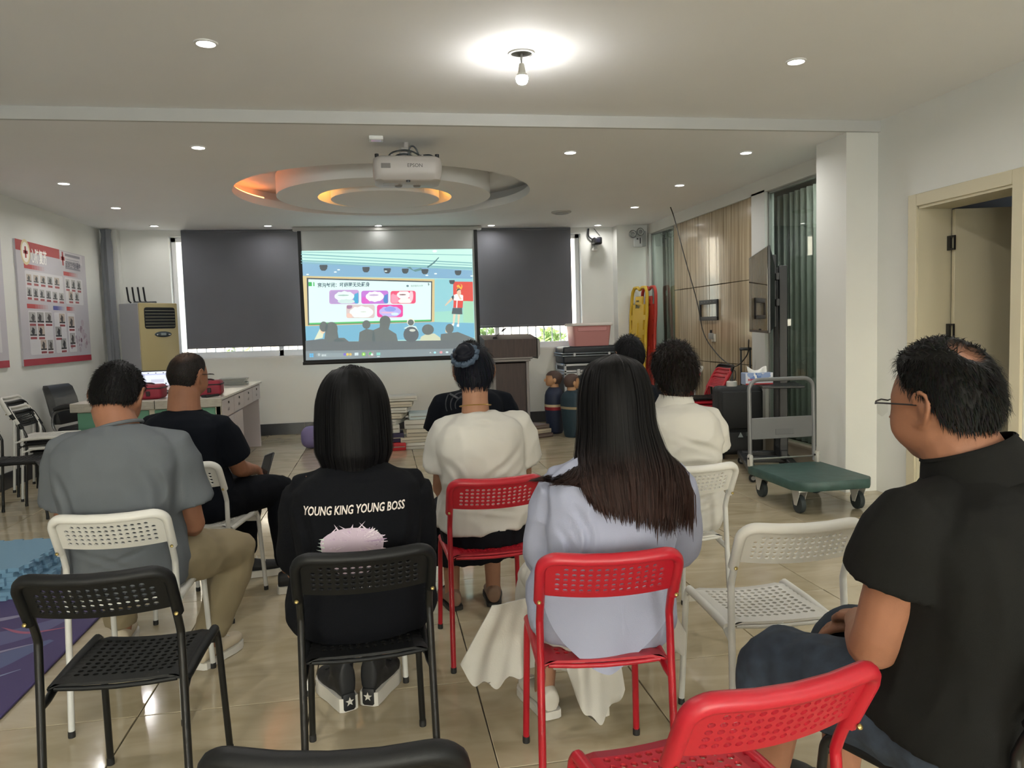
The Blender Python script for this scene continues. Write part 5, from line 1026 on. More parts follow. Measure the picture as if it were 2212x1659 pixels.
def hair_cap(M, s, thick, col, org, parent, strands=1600, ln=.014, HLT=HL, top=0.0, bald=None, curl=0.0, seed=1, scalp='#6b4f40', fuzz=.0):
    rnd = random.Random(seed); mb = MB(); nu, nv = 72, 48; P = {}; K = {}
    base = srgb(col); sc = srgb(scalp)
    def cov(d):
        k = sstep(-.01, .16, d.z-hairline(d, HLT))
        if bald:
            b = V(bald[0]).normalized(); ang = math.degrees(d.angle(b)); k *= lerp(1, bald[2], 1-sstep(bald[1]*.45, bald[1]*1.15, ang+4*noise.noise(d*7)))
        return k
    def pos(d, k):
        t = (thick+top*max(0, d.z)**2)*k; w = 1+curl*noise.noise(d*9+V((seed, 0, 0)))
        return hp(d)*s + d*(t*w - .0025*(1-k))
    for j in range(nv+1):
        for i in range(nu):
            d = sph(i/nu, .18+.82*min(j/nv, .998)); k = cov(d); K[i, j] = k; P[i, j] = M @ pos(d, k)
    for j in range(nv):
        for i in range(nu):
            i2 = (i+1) % nu; ks = [K[i, j], K[i2, j], K[i2, j+1], K[i, j+1]]
            if max(ks) > .02:
                k = sstep(.05, .8, sum(ks)/4); cc = tuple(lerp(a, b, k)*(1+.25*noise.noise(V((i*.9, j*.25, seed)))) for a, b in zip(sc, base))
                mb.add([P[i, j], P[i2, j], P[i2, j+1], P[i, j+1]], [(0, 1, 2, 3)], cc)
    n = 0; tries = 0
    while n < strands and tries < strands*6:
        tries += 1
        d = V((rnd.gauss(0, 1), rnd.gauss(0, 1), rnd.gauss(0, 1))).normalized(); k = cov(d)
        if k < rnd.uniform(.15, .7): continue
        n += 1; p0 = pos(d, k*.9); fl = V((d.x*.3, -.25+d.y*.1, -1)); fl = (fl-d*fl.dot(d)).normalized()
        if d.z > .75: fl = V((rnd.gauss(.3, .5), rnd.gauss(.3, .6), 0)); fl = (fl-d*fl.dot(d)).normalized()
        L = ln*rnd.uniform(.6, 1.4); j = V((rnd.gauss(0, 1), rnd.gauss(0, 1), rnd.gauss(0, 1)))*(.25+fuzz)
        p1 = p0+(fl*.6+d*(.35+fuzz)+j*.3).normalized()*L*.6; p2 = p1+(fl*.9+d*(.05+fuzz*.5)+j*.5).normalized()*L*.7
        sd = d.cross(fl).normalized()*(.0011 if ln < .03 else .0014); cc = tuple(c*rnd.uniform(.6, 1.5) for c in base)
        mb.add([M @ (p0-sd), M @ (p0+sd), M @ (p1+sd*.8), M @ (p1-sd*.8), M @ p2], [(0, 1, 2, 3), (3, 2, 4)], cc)
    me = mb.mesh('hair')
    for p in me.polygons: p.use_smooth = True
    shift(me, org); return obj('hair', me, HAIRM, parent)
def drape(G, so, org, z0, gap=.010):
    """keep a hanging guide surface outside the shirt's back"""
    bm = bmesh.new(); bm.from_mesh(so.data); bv = BVHTree.FromBMesh(bm); bm.free(); memo = {}
    def F(u, t):
        p = G(u, t); q = p-org
        if q.z < z0+.04:
            k = (round(q.x*60), round(q.z*60))
            if k not in memo: h = bv.ray_cast(V((k[0]/60, -1.0, k[1]/60)), V((0, 1, 0))); memo[k] = h[0].y if h[0] else 9
            lim = memo[k]-gap
            if q.y > lim and q.y < lim+.30: p = p+V((0, (lim-q.y)*sstep(z0+.04, z0-.02, q.z) if False else (lim-q.y)*(1-sstep(z0-.03, z0+.04, q.z)), 0))
        return p
    return F
def guides_hair(G, org, parent, col, tip, n, width=.0016, jit=.004, endj=.012, seed=3, name='hair', shell=True, nrow=14):
    """hair of many ribbons over a guide surface G(a in 0..1, t in 0..1) -> point"""
    rnd = random.Random(seed); mb = MB(); c0, c1 = srgb(col), srgb(tip)
    if shell:
        nu = 90
        def S(u, v):
            p = G(u, v); q = G(min(u+.01, 1), v)-G(max(u-.01, 0), v); r = G(u, min(v+.01, 1))-G(u, max(v-.01, 0)); nn = q.cross(r)
            nn = nn.normalized() if nn.length > 1e-9 else V((0, 0, 1)); return p+nn*(.003*noise.noise(V((u*60, v*2, seed)))-.002)
        vs = [S(i/(nu-1), j/(nrow*2-1)*.965) for j in range(nrow*2) for i in range(nu)]
        for j in range(nrow*2-1):
            for i in range(nu-1):
                t = j/(nrow*2); k = sstep(.55, 1, t); w = 1+.35*noise.noise(V((i*.9, j*.05, seed)))
                mb.c.append(tuple(lerp(a, b, k)*w for a, b in zip(c0, c1))); mb.f.append((j*nu+i, j*nu+i+1, (j+1)*nu+i+1, (j+1)*nu+i))
        mb.v += [tuple(v) for v in vs]
    for _ in range(n):
        u = rnd.random(); t1 = 1+rnd.gauss(0, endj*2.5); t0 = rnd.uniform(0, .45) if rnd.random() < .6 else 0.0; o = V((rnd.gauss(0, jit), rnd.gauss(0, jit), rnd.gauss(0, jit*.3))); w = rnd.uniform(.6, 1.5); du = rnd.gauss(0, .012)
        m = nrow; pts = []
        for i in range(m+1):
            t = lerp(t0, t1, i/m); uu = min(max(u+du*t, 0), 1)
            p = G(uu, min(t, 1.0)); 
            if t > 1: p = p+(G(uu, 1.0)-G(uu, .97))/.03*(t-1)
            q = G(min(uu+.01, 1), min(t, 1))-G(max(uu-.01, 0), min(t, 1)); pts.append((p+o*(.3+.7*t), q.normalized() if q.length > 1e-9 else V((1, 0, 0))))
        vs = []; 
        for i, (p, q) in enumerate(pts):
            ww = width*(1 if i < m else .2); vs += [p-q*ww, p+q*ww]
        cols = []
        o0 = len(mb.v); mb.v += [tuple(v) for v in vs]
        for i in range(m):
            k = sstep(.55, 1, lerp(t0, t1, i/m)); mb.f.append((o0+2*i, o0+2*i+1, o0+2*i+3, o0+2*i+2)); mb.c.append(tuple(lerp(a, b, k)*w for a, b in zip(c0, c1)))
    me = mb.mesh(name)
    for p in me.polygons: p.use_smooth = True
    shift(me, org); return obj(name, me, HAIRM, parent)
def add_hand(mb, w, d, n, ts, s=1.0, curl=35):
    """palm and five fingers: d along the fingers, n back of the hand, ts side of the thumb (+1/-1 along d x n)"""
    d = V(d).normalized(); n = V(n); n = (n-d*n.dot(d)).normalized(); a = d.cross(n)*ts
    ring = lambda c, hw, hd: [c+a*(hw*math.cos(2*PI*k/12))+n*(hd*math.sin(2*PI*k/12)) for k in range(12)]
    mb.rings([ring(w-d*.02, .026*s, .02*s), ring(w+d*.01*s, .028*s, .019*s), ring(w+d*.05*s, .038*s, .017*s), ring(w+d*.085*s, .041*s, .014*s), ring(w+d*.095*s, .036*s, .010*s)])
    for k, (off, L) in enumerate(((.030, .070), (.010, .080), (-.011, .074), (-.030, .058))):
        p = w+d*(.085*s)+a*(off*s); pts = [p-d*.01]; ang = R(curl*.4); q = p
        for i in range(3):
            pts.append(q); dd = d*math.cos(ang)-n*math.sin(ang)+a*(off*1.2); q = q+dd.normalized()*(L*s*(.45, .32, .25)[i]); ang += R(curl*.75)
        pts.append(q); mb.tube(pts, [.009*s, .0092*s, .0088*s, .008*s, .0065*s], 8)
    p = w+d*(.02*s)+a*(.026*s); mb.tube([p-a*.012, p+d*.012*s+a*.012*s, p+d*.04*s+a*.022*s-n*.012*s, p+d*.065*s+a*.018*s-n*.022*s], [.013*s, .012*s, .0105*s, .008*s], 8)
def add_limb(mb, a, b, c, ra, rb, rc, r2=None, n=14):
    """two-bone limb through joints a-b-c with radii; the bend is rounded"""
    a, b, c = V(a), V(b), V(c); pts = [a, lerp(a, b, .25), lerp(a, b, .55), lerp(a, b, .88), b, lerp(b, c, .12), lerp(b, c, .35), lerp(b, c, .7), c]
    pts[4] = lerp(b, (pts[3]+pts[5])/2, .3)
    rr = [ra, lerp(ra, rb, .15)*1.02, lerp(ra, rb, .5)*1.02, rb*1.0, rb*1.02, rb*1.03, lerp(rb, rc, .25)*1.06, lerp(rb, rc, .75), rc]
    mb.tube(pts, rr, n)
def torso(mb, J, prof, ease=0, nseg=28, p=2.5, bottom=None):
    hip, neck = V(J['hip']), V(J['neck']); r0 = V((math.cos(R(J['yaw'])), math.sin(R(J['yaw'])), 0)); r1 = (V(J['sh'][1])-V(J['sh'][0])); r1.z *= .6; r1.normalize()
    f0 = face_dir(J['yaw']); mid = (hip+neck)/2-f0*J.get('bulge', .03); out = []
    path = resample([hip, mid, neck], 40)
    for t, hw, hd, *o in prof:
        k = max(0, min(39, t*39)); i = int(k); c = lerp(path[i], path[min(i+1, 39)], k-i)
        if t < 0: c = hip+(hip-path[3]).normalized()*(-t*(neck-hip).length)
        tg = (path[min(i+2, 39)]-path[max(i-2, 0)]).normalized(); r = lerp(r0, r1, sstep(.2, .9, t)).normalized(); f = tg.cross(r).normalized()
        r = f.cross(tg); c = c+f*(o[0] if o else 0)
        ring = []
        for q in range(nseg):
            a = 2*PI*q/nseg; ca, sa = math.cos(a), math.sin(a)
            ring.append(c+r*((hw+ease)*math.copysign(abs(ca)**(2/p), ca))+f*((hd+ease)*math.copysign(abs(sa)**(2/p), sa)))
        out.append(ring)
    mb.rings(out)
PM = [(-.16, .165, .125), (-.08, .175, .135), (0, .178, .14), (.15, .17, .13), (.32, .16, .118), (.5, .162, .118), (.68, .172, .120), (.8, .168, .112), (.88, .138, .095), (.94, .095, .075), (1.0, .060, .060)]
PF = [(-.16, .165, .13), (-.08, .178, .14), (0, .178, .14), (.15, .165, .125), (.32, .142, .105), (.5, .143, .108), (.68, .150, .112), (.8, .146, .100), (.88, .122, .085), (.94, .085, .066), (1.0, .052, .054)]
def shoe(mb, so, an, yaw, L=.265, w=.046, sole=.03, hi=.0):
    f = face_dir(yaw); r = V((f.y, -f.x, 0)); base = V((an[0], an[1], 0))-f*.06
    def R_(t, hw, z0, z1): c = base+f*(t*L); return [c+r*(hw*math.cos(2*PI*k/14))+V((0, 0, (z0+z1)/2+(z1-z0)/2*math.sin(2*PI*k/14))) for k in range(14)]
    mb.rings([R_(t, hw*w/.046, z0+sole*.6, z1+sole) for t, hw, z0, z1 in ((0, .020, .01, .05), (.02, .031, .004, .07+hi), (.14, .036, .002, .082+hi), (.26, .037, .002, .078+hi*.9), (.42, .039, .002, .062), (.62, .044, .002, .048), (.8, .044, .002, .042), (.93, .034, .004, .036), (1.0, .016, .008, .026))])
    if hi: mb.tube([V(an)+V((0, 0, -.02)), V(an)+V((0, 0, hi))], [.042, .044], 14)
    out = [(0, .022), (.03, .034), (.2, .038), (.45, .040), (.68, .048), (.85, .046), (.96, .032), (1.0, .014)]
    po = [base+f*(t*L-.004)+r*h for t, h in out]+[base+f*(t*(L+.006)-.004)-r*h for t, h in out[::-1]]
    so.rings([[p+V((0, 0, .002)) for p in po], [p+V((0, 0, sole)) for p in po]])
def human(label, J, prof, skin, shirt, pants, cat='person', s=1.0, voxel=.008, sleeve=.62, sw=1.0, ease=.016, arm=1.0, leg=1.0, fat=0.0, legs='trousers', sfold=(.006, (7, 7, 5)), shoes=None, collar=True, shirt_low=0.0, seed=1, leg_end=.9):
    org = V((J['hip'][0], J['hip'][1], 0)); t = thing('person', label, cat, org)
    hip, neck = V(J['hip']), V(J['neck']); HM = head_matrix(V(J['head']), *J['hrot']); r0 = V((math.cos(R(J['yaw'])), math.sin(R(J['yaw'])), 0)); f0 = face_dir(J['yaw'])
    b = MB(); torso(b, J, [(a_, w_*(.86 if a_ > .85 else 1), d_*(.86 if a_ > .85 else 1), *o_) for a_, w_, d_, *o_ in prof], -.012)
    nb = HM @ (V((0, -.022, -.075))*s); b.tube([neck-(neck-hip).normalized()*.06+f0*.01, neck, lerp(neck, nb, .5), nb, nb+(nb-neck).normalized()*.05], [.072*s*(1+.25*fat), .062*s*(1+.25*fat), .057*s*(1+.3*fat), .058*s*(1+.25*fat), .055*s], 16)
    add_head(b, HM, s, fat)
    for i in (0, 1):
        sh, el, wr = V(J['sh'][i]), V(J['el'][i]), V(J['wr'][i]); b.tube([lerp(neck, sh, .45)-V((0, 0, .03)), sh-V((0, 0, .012))], [.042, .046*arm], 12)
        add_limb(b, sh-V((0, 0, .010)), el, wr, .047*arm, .040*arm, .027*arm)
        hd = J.get('hd', [None, None])[i] or (wr-el).normalized(); add_hand(b, wr+hd*.01, hd, J.get('hn', [V((0, 0, 1))]*2)[i], 1 if i else -1, s)
        hj = hip+r0*((-.095, .095)[i])-V((0, 0, .01)); add_limb(b, hj, J['kn'][i], J['an'][i], .078*leg, .054*leg, .036*leg)
        a = V(J['an'][i]); fy = face_dir(J['fy'][i]); b.tube([a, a+fy*.01-V((0, 0, a.z*.4)), a+fy*.07-V((0, 0, a.z*.55)), a+fy*.16-V((0, 0, a.z*.7))], [.037, .036, .03, .018], 10)
    me = remeshed(b, 'body', voxel*.8, 3); shift(me, org); obj('body', me, skin, t)
    for sd in (-1, 1):
        e = HM @ (V((sd*.031, .073, .001))*s); MB().ball(e-org, .0125*s, 12, 8).build('eye', EYEW, t); MB().ball(HM @ (V((sd*.031, .0815, .001))*s)-org, .006*s, 10, 6).build('iris', IRIS, t)
    # shirt
    c = MB(); low = [(tt, w, d, *o) for tt, w, d, *o in prof]; cut = [q for q in low if q[0] >= -.17+shirt_low]
    torso(c, J, cut[:-1]+[(.97, cut[-1][1]*1.16+.004*fat, cut[-1][2]*1.16+.004*fat)], ease*.7)
    for i in (0, 1):
        sh, el, wr = V(J['sh'][i]), V(J['el'][i]), V(J['wr'][i]); up = V((0, 0, 1))
        st = lerp(neck, sh, .10)-up*.034
        if sleeve <= 1: c.tube([st, lerp(neck, sh, .72)-up*.014, sh-up*.004, lerp(sh, el, sleeve*.3), lerp(sh, el, sleeve*.7), lerp(sh, el, sleeve)], [.036, .048*arm, .056*arm+ease*.4, .060*sw*arm+ease*.4, .064*sw*arm+ease*.4, .067*sw*arm+ease*.4], 16)
        else:
            c.tube([st, lerp(neck, sh, .72)-up*.020, sh-up*.012, lerp(sh, el, .2), lerp(sh, el, .4)], [.034, .044*arm, .050*arm+ease*.3, .052*arm+ease*.3, .05*arm], 16); add_limb(c, sh-up*.022, el, lerp(el, wr, sleeve-1), .056*arm*sw+ease*.4, .054*sw*arm+ease*.4, .043*sw+ease*.3, n=16)
    ms = remeshed(c, 'shirt', voxel, 4); folds(ms, sfold[0], sfold[1], seed); creases(ms, J.get('creases', [])); shift(ms, org); so = obj('shirt', ms, shirt, t)
    if collar:
        tg = ((nb-neck).normalized()+(neck-hip).normalized()*1.6).normalized(); cc = neck-tg*.014; q = tg.orthogonal().normalized(); w_ = tg.cross(q); rr = prof[-1][1]*1.14+ease*.6
        MB().tube([cc+q*(rr*math.cos(2*PI*k/28))+w_*(rr*math.sin(2*PI*k/28))-org for k in range(28)], .0065, 8, closed=True).build('collar', shirt, so)
    # legs
    if legs == 'trousers':
        c = MB(); c.rings([[hip+r0*(a_*math.cos(2*PI*k/20))+f0*(d_*math.sin(2*PI*k/20)+.0)+V((0, 0, z_)) for k in range(20)] for z_, a_, d_ in [(q0, q1*prof[2][1]/.178, q2*prof[2][2]/.14) for q0, q1, q2 in ((-.105, .13, .09), (-.09, .165, .13), (-.02, .186, .150), (.06, .170, .135), (.10, .155, .12))]])
        for i in (0, 1):
            hj = hip+r0*((-.095, .095)[i])-V((0, 0, .01)); an = V(J['an'][i]); kn = V(J['kn'][i]); add_limb(c, hj, kn, lerp(kn, an, leg_end), .092*leg, .073*leg, .058*leg if leg_end > .6 else .072*leg, n=16)
        ms = remeshed(c, 'trousers', voxel, 4); folds(ms, .006, (9, 9, 6), seed+5); shift(ms, org); obj('trousers', ms, pants, t)
    elif legs == 'skirt':
        c = MB(); c.rings([[hip+r0*(a_*math.cos(2*PI*k/20))+f0*(d_*math.sin(2*PI*k/20)+.0)+V((0, 0, z_)) for k in range(20)] for z_, a_, d_ in ((-.105, .15, .11), (-.09, .185, .155), (-.03, .195, .160), (.03, .165, .135), (.06, .14, .11))])
        kn = (V(J['kn'][0])+V(J['kn'][1]))/2; hz = J.get('hem', .2); pts = [hip-f0*.10, hip, lerp(hip, kn, .5), kn+V((0, 0, -.005)), kn+f0*.055+V((0, 0, -.07)), kn+f0*.06+V((0, 0, -.16)), V((kn.x, kn.y, hz))+f0*.07]
        c.tube(resample(pts, 22), [(lerp(.175, .235, i/21), lerp(.115, .085, sstep(0, 12, i)) if i < 13 else lerp(.085, .12, (i-12)/9)) for i in range(22)], 24, up=(0, 0, 1))
        ms = remeshed(c, 'skirt', voxel, 4); folds(ms, .010, (11, 11, 3), seed+5); shift(ms, org); obj('skirt', ms, pants, t)
    for i in (0, 1):
        if shoes:
            u, so_ = MB(), MB(); shoe(u, so_, V(J['an'][i]), J['fy'][i], **shoes.get('k', {})); mu = remeshed(u, 'shoe', .006, 3); shift(mu, org); sh_ = obj('shoe', mu, shoes['m'], t); ss = so_.mesh('sole', 40); shift(ss, org); obj('sole', ss, shoes['s'], sh_)
            a = V(J['an'][i]); f = face_dir(J['fy'][i]); r = V((f.y, -f.x, 0)); lc = MB(); sz = shoes.get('k', {}).get('sole', .03)
            for k in range(4): q = V((a.x, a.y, 0))+f*(.045+.022*k)+V((0, 0, sz+.078-.011*k)); lc.tube([q-r*.022, q+V((0, 0, .004)), q+r*.022], .0028, 6)
            lc.v = [tuple(V(v)-org) for v in lc.v]; lc.build('lace', shoes.get('l', shoes['s']), sh_)
    return t, so, HM, org
def glasses(HM, s, org, parent, m, lens):
    E = lambda x, y, z: (HM @ (V((x, y, z))*s))-org
    g = MB()
    for sd in (-1, 1):
        g.tube([E(sd*.069, .098, .010), E(sd*.078, .088, .012), E(sd*.080, .03, .010), E(sd*.083, -.012, .008), E(sd*.084, -.03, -.006)], .0018, 6)
        g.tube([E(sd*(.012), .106, .012), E(sd*.035, .107, .016), E(sd*.062, .101, .014), E(sd*.069, .098, .010)], .0018, 6)
    g.tube([E(-.012, .106, .012), E(0, .109, .013), E(.012, .106, .012)], .0016, 6); go = g.build('glasses', m, parent)
    for sd in (-1, 1): MB().add([E(sd*.012, .106, .012), E(sd*.062, .101, .013), E(sd*.060, .100, -.012), E(sd*.038, .104, -.020), E(sd*.014, .106, -.012)], [(0, 1, 2, 3, 4)]).build('lens', lens, go, smooth=None)
def on_shirt(so, shape, place, dirv, m, name, off=.002):
    """lay flat lettering or a print onto the shirt's back; place(x,y)->start point behind the shirt (local), dirv towards it"""
    bm = bmesh.new(); bm.from_mesh(so.data); bv = BVHTree.FromBMesh(bm); bm.free()
    vs, fs, cols = shape; mb = MB(); P = []
    for x, y in vs:
        p = V(place(x, y)); h = bv.ray_cast(p, V(dirv)); P.append((h[0]-V(dirv)*off) if h[0] else p+V(dirv)*.1)
    for f, cc in zip(fs, cols): mb.f.append(tuple(f)); mb.c.append(cc)
    mb.v = [tuple(p) for p in P]; return mb.build(name, m, so, smooth=None)
def fine(vs, fs, cols, maxlen):
    """subdivide a flat shape so that it can follow a curved surface"""
    bm = bmesh.new(); lay = bm.faces.layers.int.new('k'); V_ = [bm.verts.new((x, y, 0)) for x, y in vs]
    for k, f in enumerate(fs):
        try: q = bm.faces.new([V_[i] for i in f]); q[lay] = k
        except ValueError: pass
    bmesh.ops.triangulate(bm, faces=bm.faces[:])
    for _ in range(4):
        ed = [e for e in bm.edges if e.calc_length() > maxlen]
        if not ed: break
        bmesh.ops.subdivide_edges(bm, edges=ed, cuts=1); bmesh.ops.triangulate(bm, faces=[f for f in bm.faces if len(f.verts) > 3])
    bm.verts.index_update(); out = [(v.co.x, v.co.y) for v in bm.verts], [tuple(v.index for v in f.verts) for f in bm.faces], [cols[f[lay]] for f in bm.faces]
    bm.free(); return out
# ------------------------------------------------------------------ the audience
def seat(o, yaw, hipz, neck, head, hrot, sh, el, wr, kn, an, fy, **k):
    """joints in the sitter's own frame (right, forward, up) around the floor point o"""
    f = face_dir(yaw); r = V((f.y, -f.x, 0)); W_ = lambda p: V((o[0], o[1], 0))+r*p[0]+f*p[1]+V((0, 0, p[2]))
    J = dict(hip=W_((k.pop('hipx', 0), 0, hipz)), yaw=yaw, neck=W_(neck), head=W_(head), hrot=(yaw+hrot[0], hrot[1], hrot[2] if len(hrot) > 2 else 0), sh=[W_(p) for p in sh], el=[W_(p) for p in el], wr=[W_(p) for p in wr], kn=[W_(p) for p in kn], an=[W_(p) for p in an], fy=[yaw+a for a in fy]); J.update(k); return J
def mirror(p): return [(-p[0], p[1], p[2]), p]
def prof(base, kw, kd=1.0, wa=1.0): return [(t, w*lerp(wa, kw, sstep(.2, .6, t)), d*kd) for t, w, d in base[:-2]]+[(base[-2][0], base[-2][1]*1.05, base[-2][2]*1.05), base[-1]]
M_grey = mat('grey_cotton', srgb('#5d6165'), .9, spec=.2, bump=(500, .12)); M_navyt = mat('black_navy_cotton', srgb('#0d1017'), .9, spec=.12, bump=(500, .12)); M_blk = mat('black_sweat', srgb('#0d0e12'), .9, spec=.12, bump=(400, .2))
M_wht = mat('white_cotton', srgb('#c0beb8'), .85, spec=.2, bump=(500, .1)); M_polo = mat('white_pique', srgb('#bfbcb4'), .85, spec=.2, bump=(700, .2)); M_blue = mat('pale_blue_linen', srgb('#979baf'), .85, bump=(350, .15)); M_bpolo = mat('black_pique', srgb('#161615'), .85, spec=.15, bump=(700, .2))
M_khaki = mat('khaki_twill', srgb('#83765c'), .9, bump=(500, .15)); M_bpant = mat('black_trouser', srgb('#0b0d12'), .85, spec=.12, bump=(400, .1)); M_jean = mat('blue_denim', srgb('#28323f'), .9, var=(30, .25), bump=(600, .2)); M_skirt = mat('black_skirt', srgb('#0f1016'), .8, spec=.15, var=(9, .25)); M_wskirt = mat('white_skirt', srgb('#bdbab2'), .85, bump=(200, .1))
M_snk = mat('black_sneaker', srgb('#131417'), .6); M_wsole = mat('white_sole', srgb('#c7c3ba'), .5); M_beige = mat('beige_sneaker', srgb('#b3a68f'), .6); M_wshoe = mat('white_sneaker', srgb('#c6c0b4'), .6); M_bsh = mat('black_shoe', srgb('#1a1a1a'), .5)
M_gl = mat('glasses_black', (.01, .01, .012), .3); M_lens = glass_mat('lens_clear', (.95, .97, .97))
# man in grey T-shirt, head bowed
J = seat((-.925, 2.93), 0, .535, (-.005, -.01, 1.035), (-.02, .060, 1.118), (-4, 26), [(-.172, -.005, .950), (.172, -.005, .945)], [(-.215, .05, .66), (.215, .06, .635)], [(-.07, .30, .56), (.10, .30, .56)], [(-.19, .42, .47), (.315, .335, .46)], [(-.22, .56, .09), (.185, .30, .09)], [10, -25], creases=[((-1.10, .88), (-1.02, .66), .022, .010), ((-.80, .90), (-.74, .70), .022, .012), ((-1.05, .62), (-.85, .55), .016, .008), ((-1.0, .56), (-.78, .62), .015, .007)])
t, so, HM, org = human('man in a grey T-shirt with bowed head on a white chair', J, prof(PM, 1.12, 1.1, 1.08), SKIN, M_grey, M_khaki, arm=1.06, sw=1.14, sleeve=.70, leg=1.1, ease=.02, seed=2, fat=.5, shoes=dict(m=M_beige, s=M_wsole), sfold=(.009, (6, 6, 4)))
hair_cap(HM, 1.0, .012, '#0f0e0e', org, t, 2600, .013, top=.012, seed=2, HLT=[(-1, -.52), (-.7, -.48), (-.35, -.34), (-.18, -.02), (.05, .10), (.3, .14), (.5, .34), (.72, .60), (1, .66)])
# man in black at the desk
J = seat((-.94, 3.98), -24, .53, (.0, -.03, .985), (.0, .015, 1.140), (-8, 6), [(-.172, -.02, .905), (.172, -.01, .895)], [(-.215, .06, .64), (.20, .10, .67)], [(-.02, .30, .58), (.135, .33, .62)], [(.02, .42, .51), (.27, .36, .52)], [(-.02, .42, .10), (.36, .25, .10)], [-55, -60], hn=[V((0, 0, 1)), V((.5, -.4, .6))])
t, so, HM, org = human('man in black with glasses and cropped thinning hair before the desk', J, prof(PM, 1.06, 1.12, 1.08), SKIN, M_navyt, M_bpant, arm=1.05, sw=1.15, sleeve=.72, leg=1.08, ease=.02, seed=4, fat=1.0, shoes=dict(m=M_snk, s=M_wsole, k=dict(sole=.038, L=.28)))
hair_cap(HM, 1.0, .006, '#211d1b', org, t, 2600, .007, bald=((.05, -.30, .95), 58, .45), seed=4, scalp='#5d4536')
glasses(HM, 1.0, org, t, M_gl, M_lens)
f = face_dir(-24); ph = thing('smartphone', 'black smartphone held by the man in black before the desk', 'phone', J['wr'][1]+V((.05, .07, .005)), R(-40)); MB().rbox((0, 0, 0), (.075, .15, .012), .004, 2, rx=.95, ry=-.3).build('case', MATS['cam_black'], ph); MB().rbox((.0018, -.005, .0035), (.066, .138, .002), .0008, 1, rx=.95, ry=-.3).build('screen', MATS['phone_glass'], ph)
# woman with the bob in the lettered sweatshirt
J = seat((-.085, 2.37), 2, .53, (-.01, -.015, .952), (-.005, .015, 1.105), (0, 6), [(-.146, -.01, .880), (.146, -.01, .874)], [(-.178, .04, .66), (.170, .05, .65)], [(-.06, .27, .56), (.07, .27, .56)], mirror((.105, .42, .475)), [(-.085, .385, .14), (.030, .405, .14)], [22, -24], creases=[((-.26, .86), (-.20, .62), .02, .010), ((.08, .86), (.04, .62), .02, .010), ((-.20, .93), (.02, .925), .014, .006)])
t, so, HM, org = human('woman with a black bob in a black lettered sweatshirt', J, prof(PF, 1.14, 1.12, 1.16), SKIN2, M_blk, M_bpant, arm=1.0, sw=1.15, sleeve=1.92, ease=.026, seed=6, leg=1.05, leg_end=.80, s=.97, shoes=dict(m=M_snk, s=M_wsole, k=dict(sole=.052, hi=.055, L=.25), l=M_snk), sfold=(.007, (6, 6, 4)))
def bob(u, t):
    a = R(lerp(-128, 128, u)); z = lerp(.128, -.176-.018*math.cos(a), t**.85); k = min(1, (.128-z)/.128)
    rad = math.sqrt(max(0, 1-(1-k)**2)); q = 1+.05*sstep(.2, .6, t)-.16*sstep(.80, 1, t)
    p = V((math.sin(a)*.107*rad*q, -math.cos(a)*.116*rad*q-.006, z)); return HM @ p
guides_hair(bob, org, t, '#070709', '#080709', 2600, seed=6, jit=.003)
hair_cap(HM, .97, .012, '#070709', org, t, 0, .01, seed=6).name = 'hair_cap'
for i in (0, 1):      # emblem on the shoes
    a = V(J['an'][i]); fd = face_dir(J['fy'][i]); rr = V((fd.y, -fd.x, 0)); hb = V((a.x, a.y, 0))-fd*.068-org
    star = [(( .017 if k % 2 == 0 else .007)*math.sin(k*PI/5), (.017 if k % 2 == 0 else .007)*math.cos(k*PI/5)) for k in range(10)]
    MB().rbox(hb+fd*.012+V((0, 0, .035)), (.05, .022, .066), .01, 2, rz=math.atan2(rr.y, rr.x)).build('heel_patch', M_snk, t); MB().add([hb-fd*.0005+rr*x+V((0, 0, .038+y)) for x, y in star], [tuple(range(10))]).build('heel_star', M_wsole, t, smooth=None)
    sd = -rr if i else rr; c0 = a+sd*.0475+V((0, 0, .022))-org; MB().add([c0+fd*(.021*math.cos(k*PI/9))+V((0, 0, .021*math.sin(k*PI/9))) for k in range(18)], [tuple(range(18))]).build('ankle_badge', M_wsole, t, smooth=None)
    MB().add([c0+sd*.0012+fd*(x*.6)+V((0, 0, y*.6)) for x, y in star], [tuple(range(10))]).build('badge_star', M_snk, t, smooth=None)
def lettering(z, x0, x1, size):
    vs, fs = text_shape('YOUNG KING YOUNG BOSS', size, bold=size*.022, shear=.22, res=2); a = min(v[0] for v in vs); b = max(v[0] for v in vs); k = (x1-x0)/(b-a)
    vs = [(x0+(x-a)*k, z+y) for x, y in vs]; cc = [srgb('#cfc4bd')]*len(fs); return fine(vs, fs, cc, .012)
PRN = attr_mat('shirt_print', 0, .8)
pl = lambda x, y: (x-org.x, -.6, y)
on_shirt(so, lettering(.822, -.232, .052, .034), pl, (0, 1, 0), PRN, 'back_lettering', .003)
on_shirt(so, lettering(.592, -.178, -.052, .017), pl, (0, 1, 0), PRN, 'small_lettering', .003)
rnd = random.Random(4); vs, fs, cc = [], [], []
def patch(pts, col):
    o = len(vs); vs.extend(pts); fs.append(tuple(range(o, o+len(pts)))); cc.append(srgb(col))
patch([(-.10+.088*math.cos(k*PI/14)*(1+.02*math.sin(5*k)), .738+.043*math.sin(k*PI/14)) for k in range(15)]+[(-.10+.086*math.cos(PI+k*PI/14)*(1+.05*math.sin(7*k)), .738+.105*math.sin(PI+k*PI/14)) for k in range(1, 14)], '#b9a8b8')
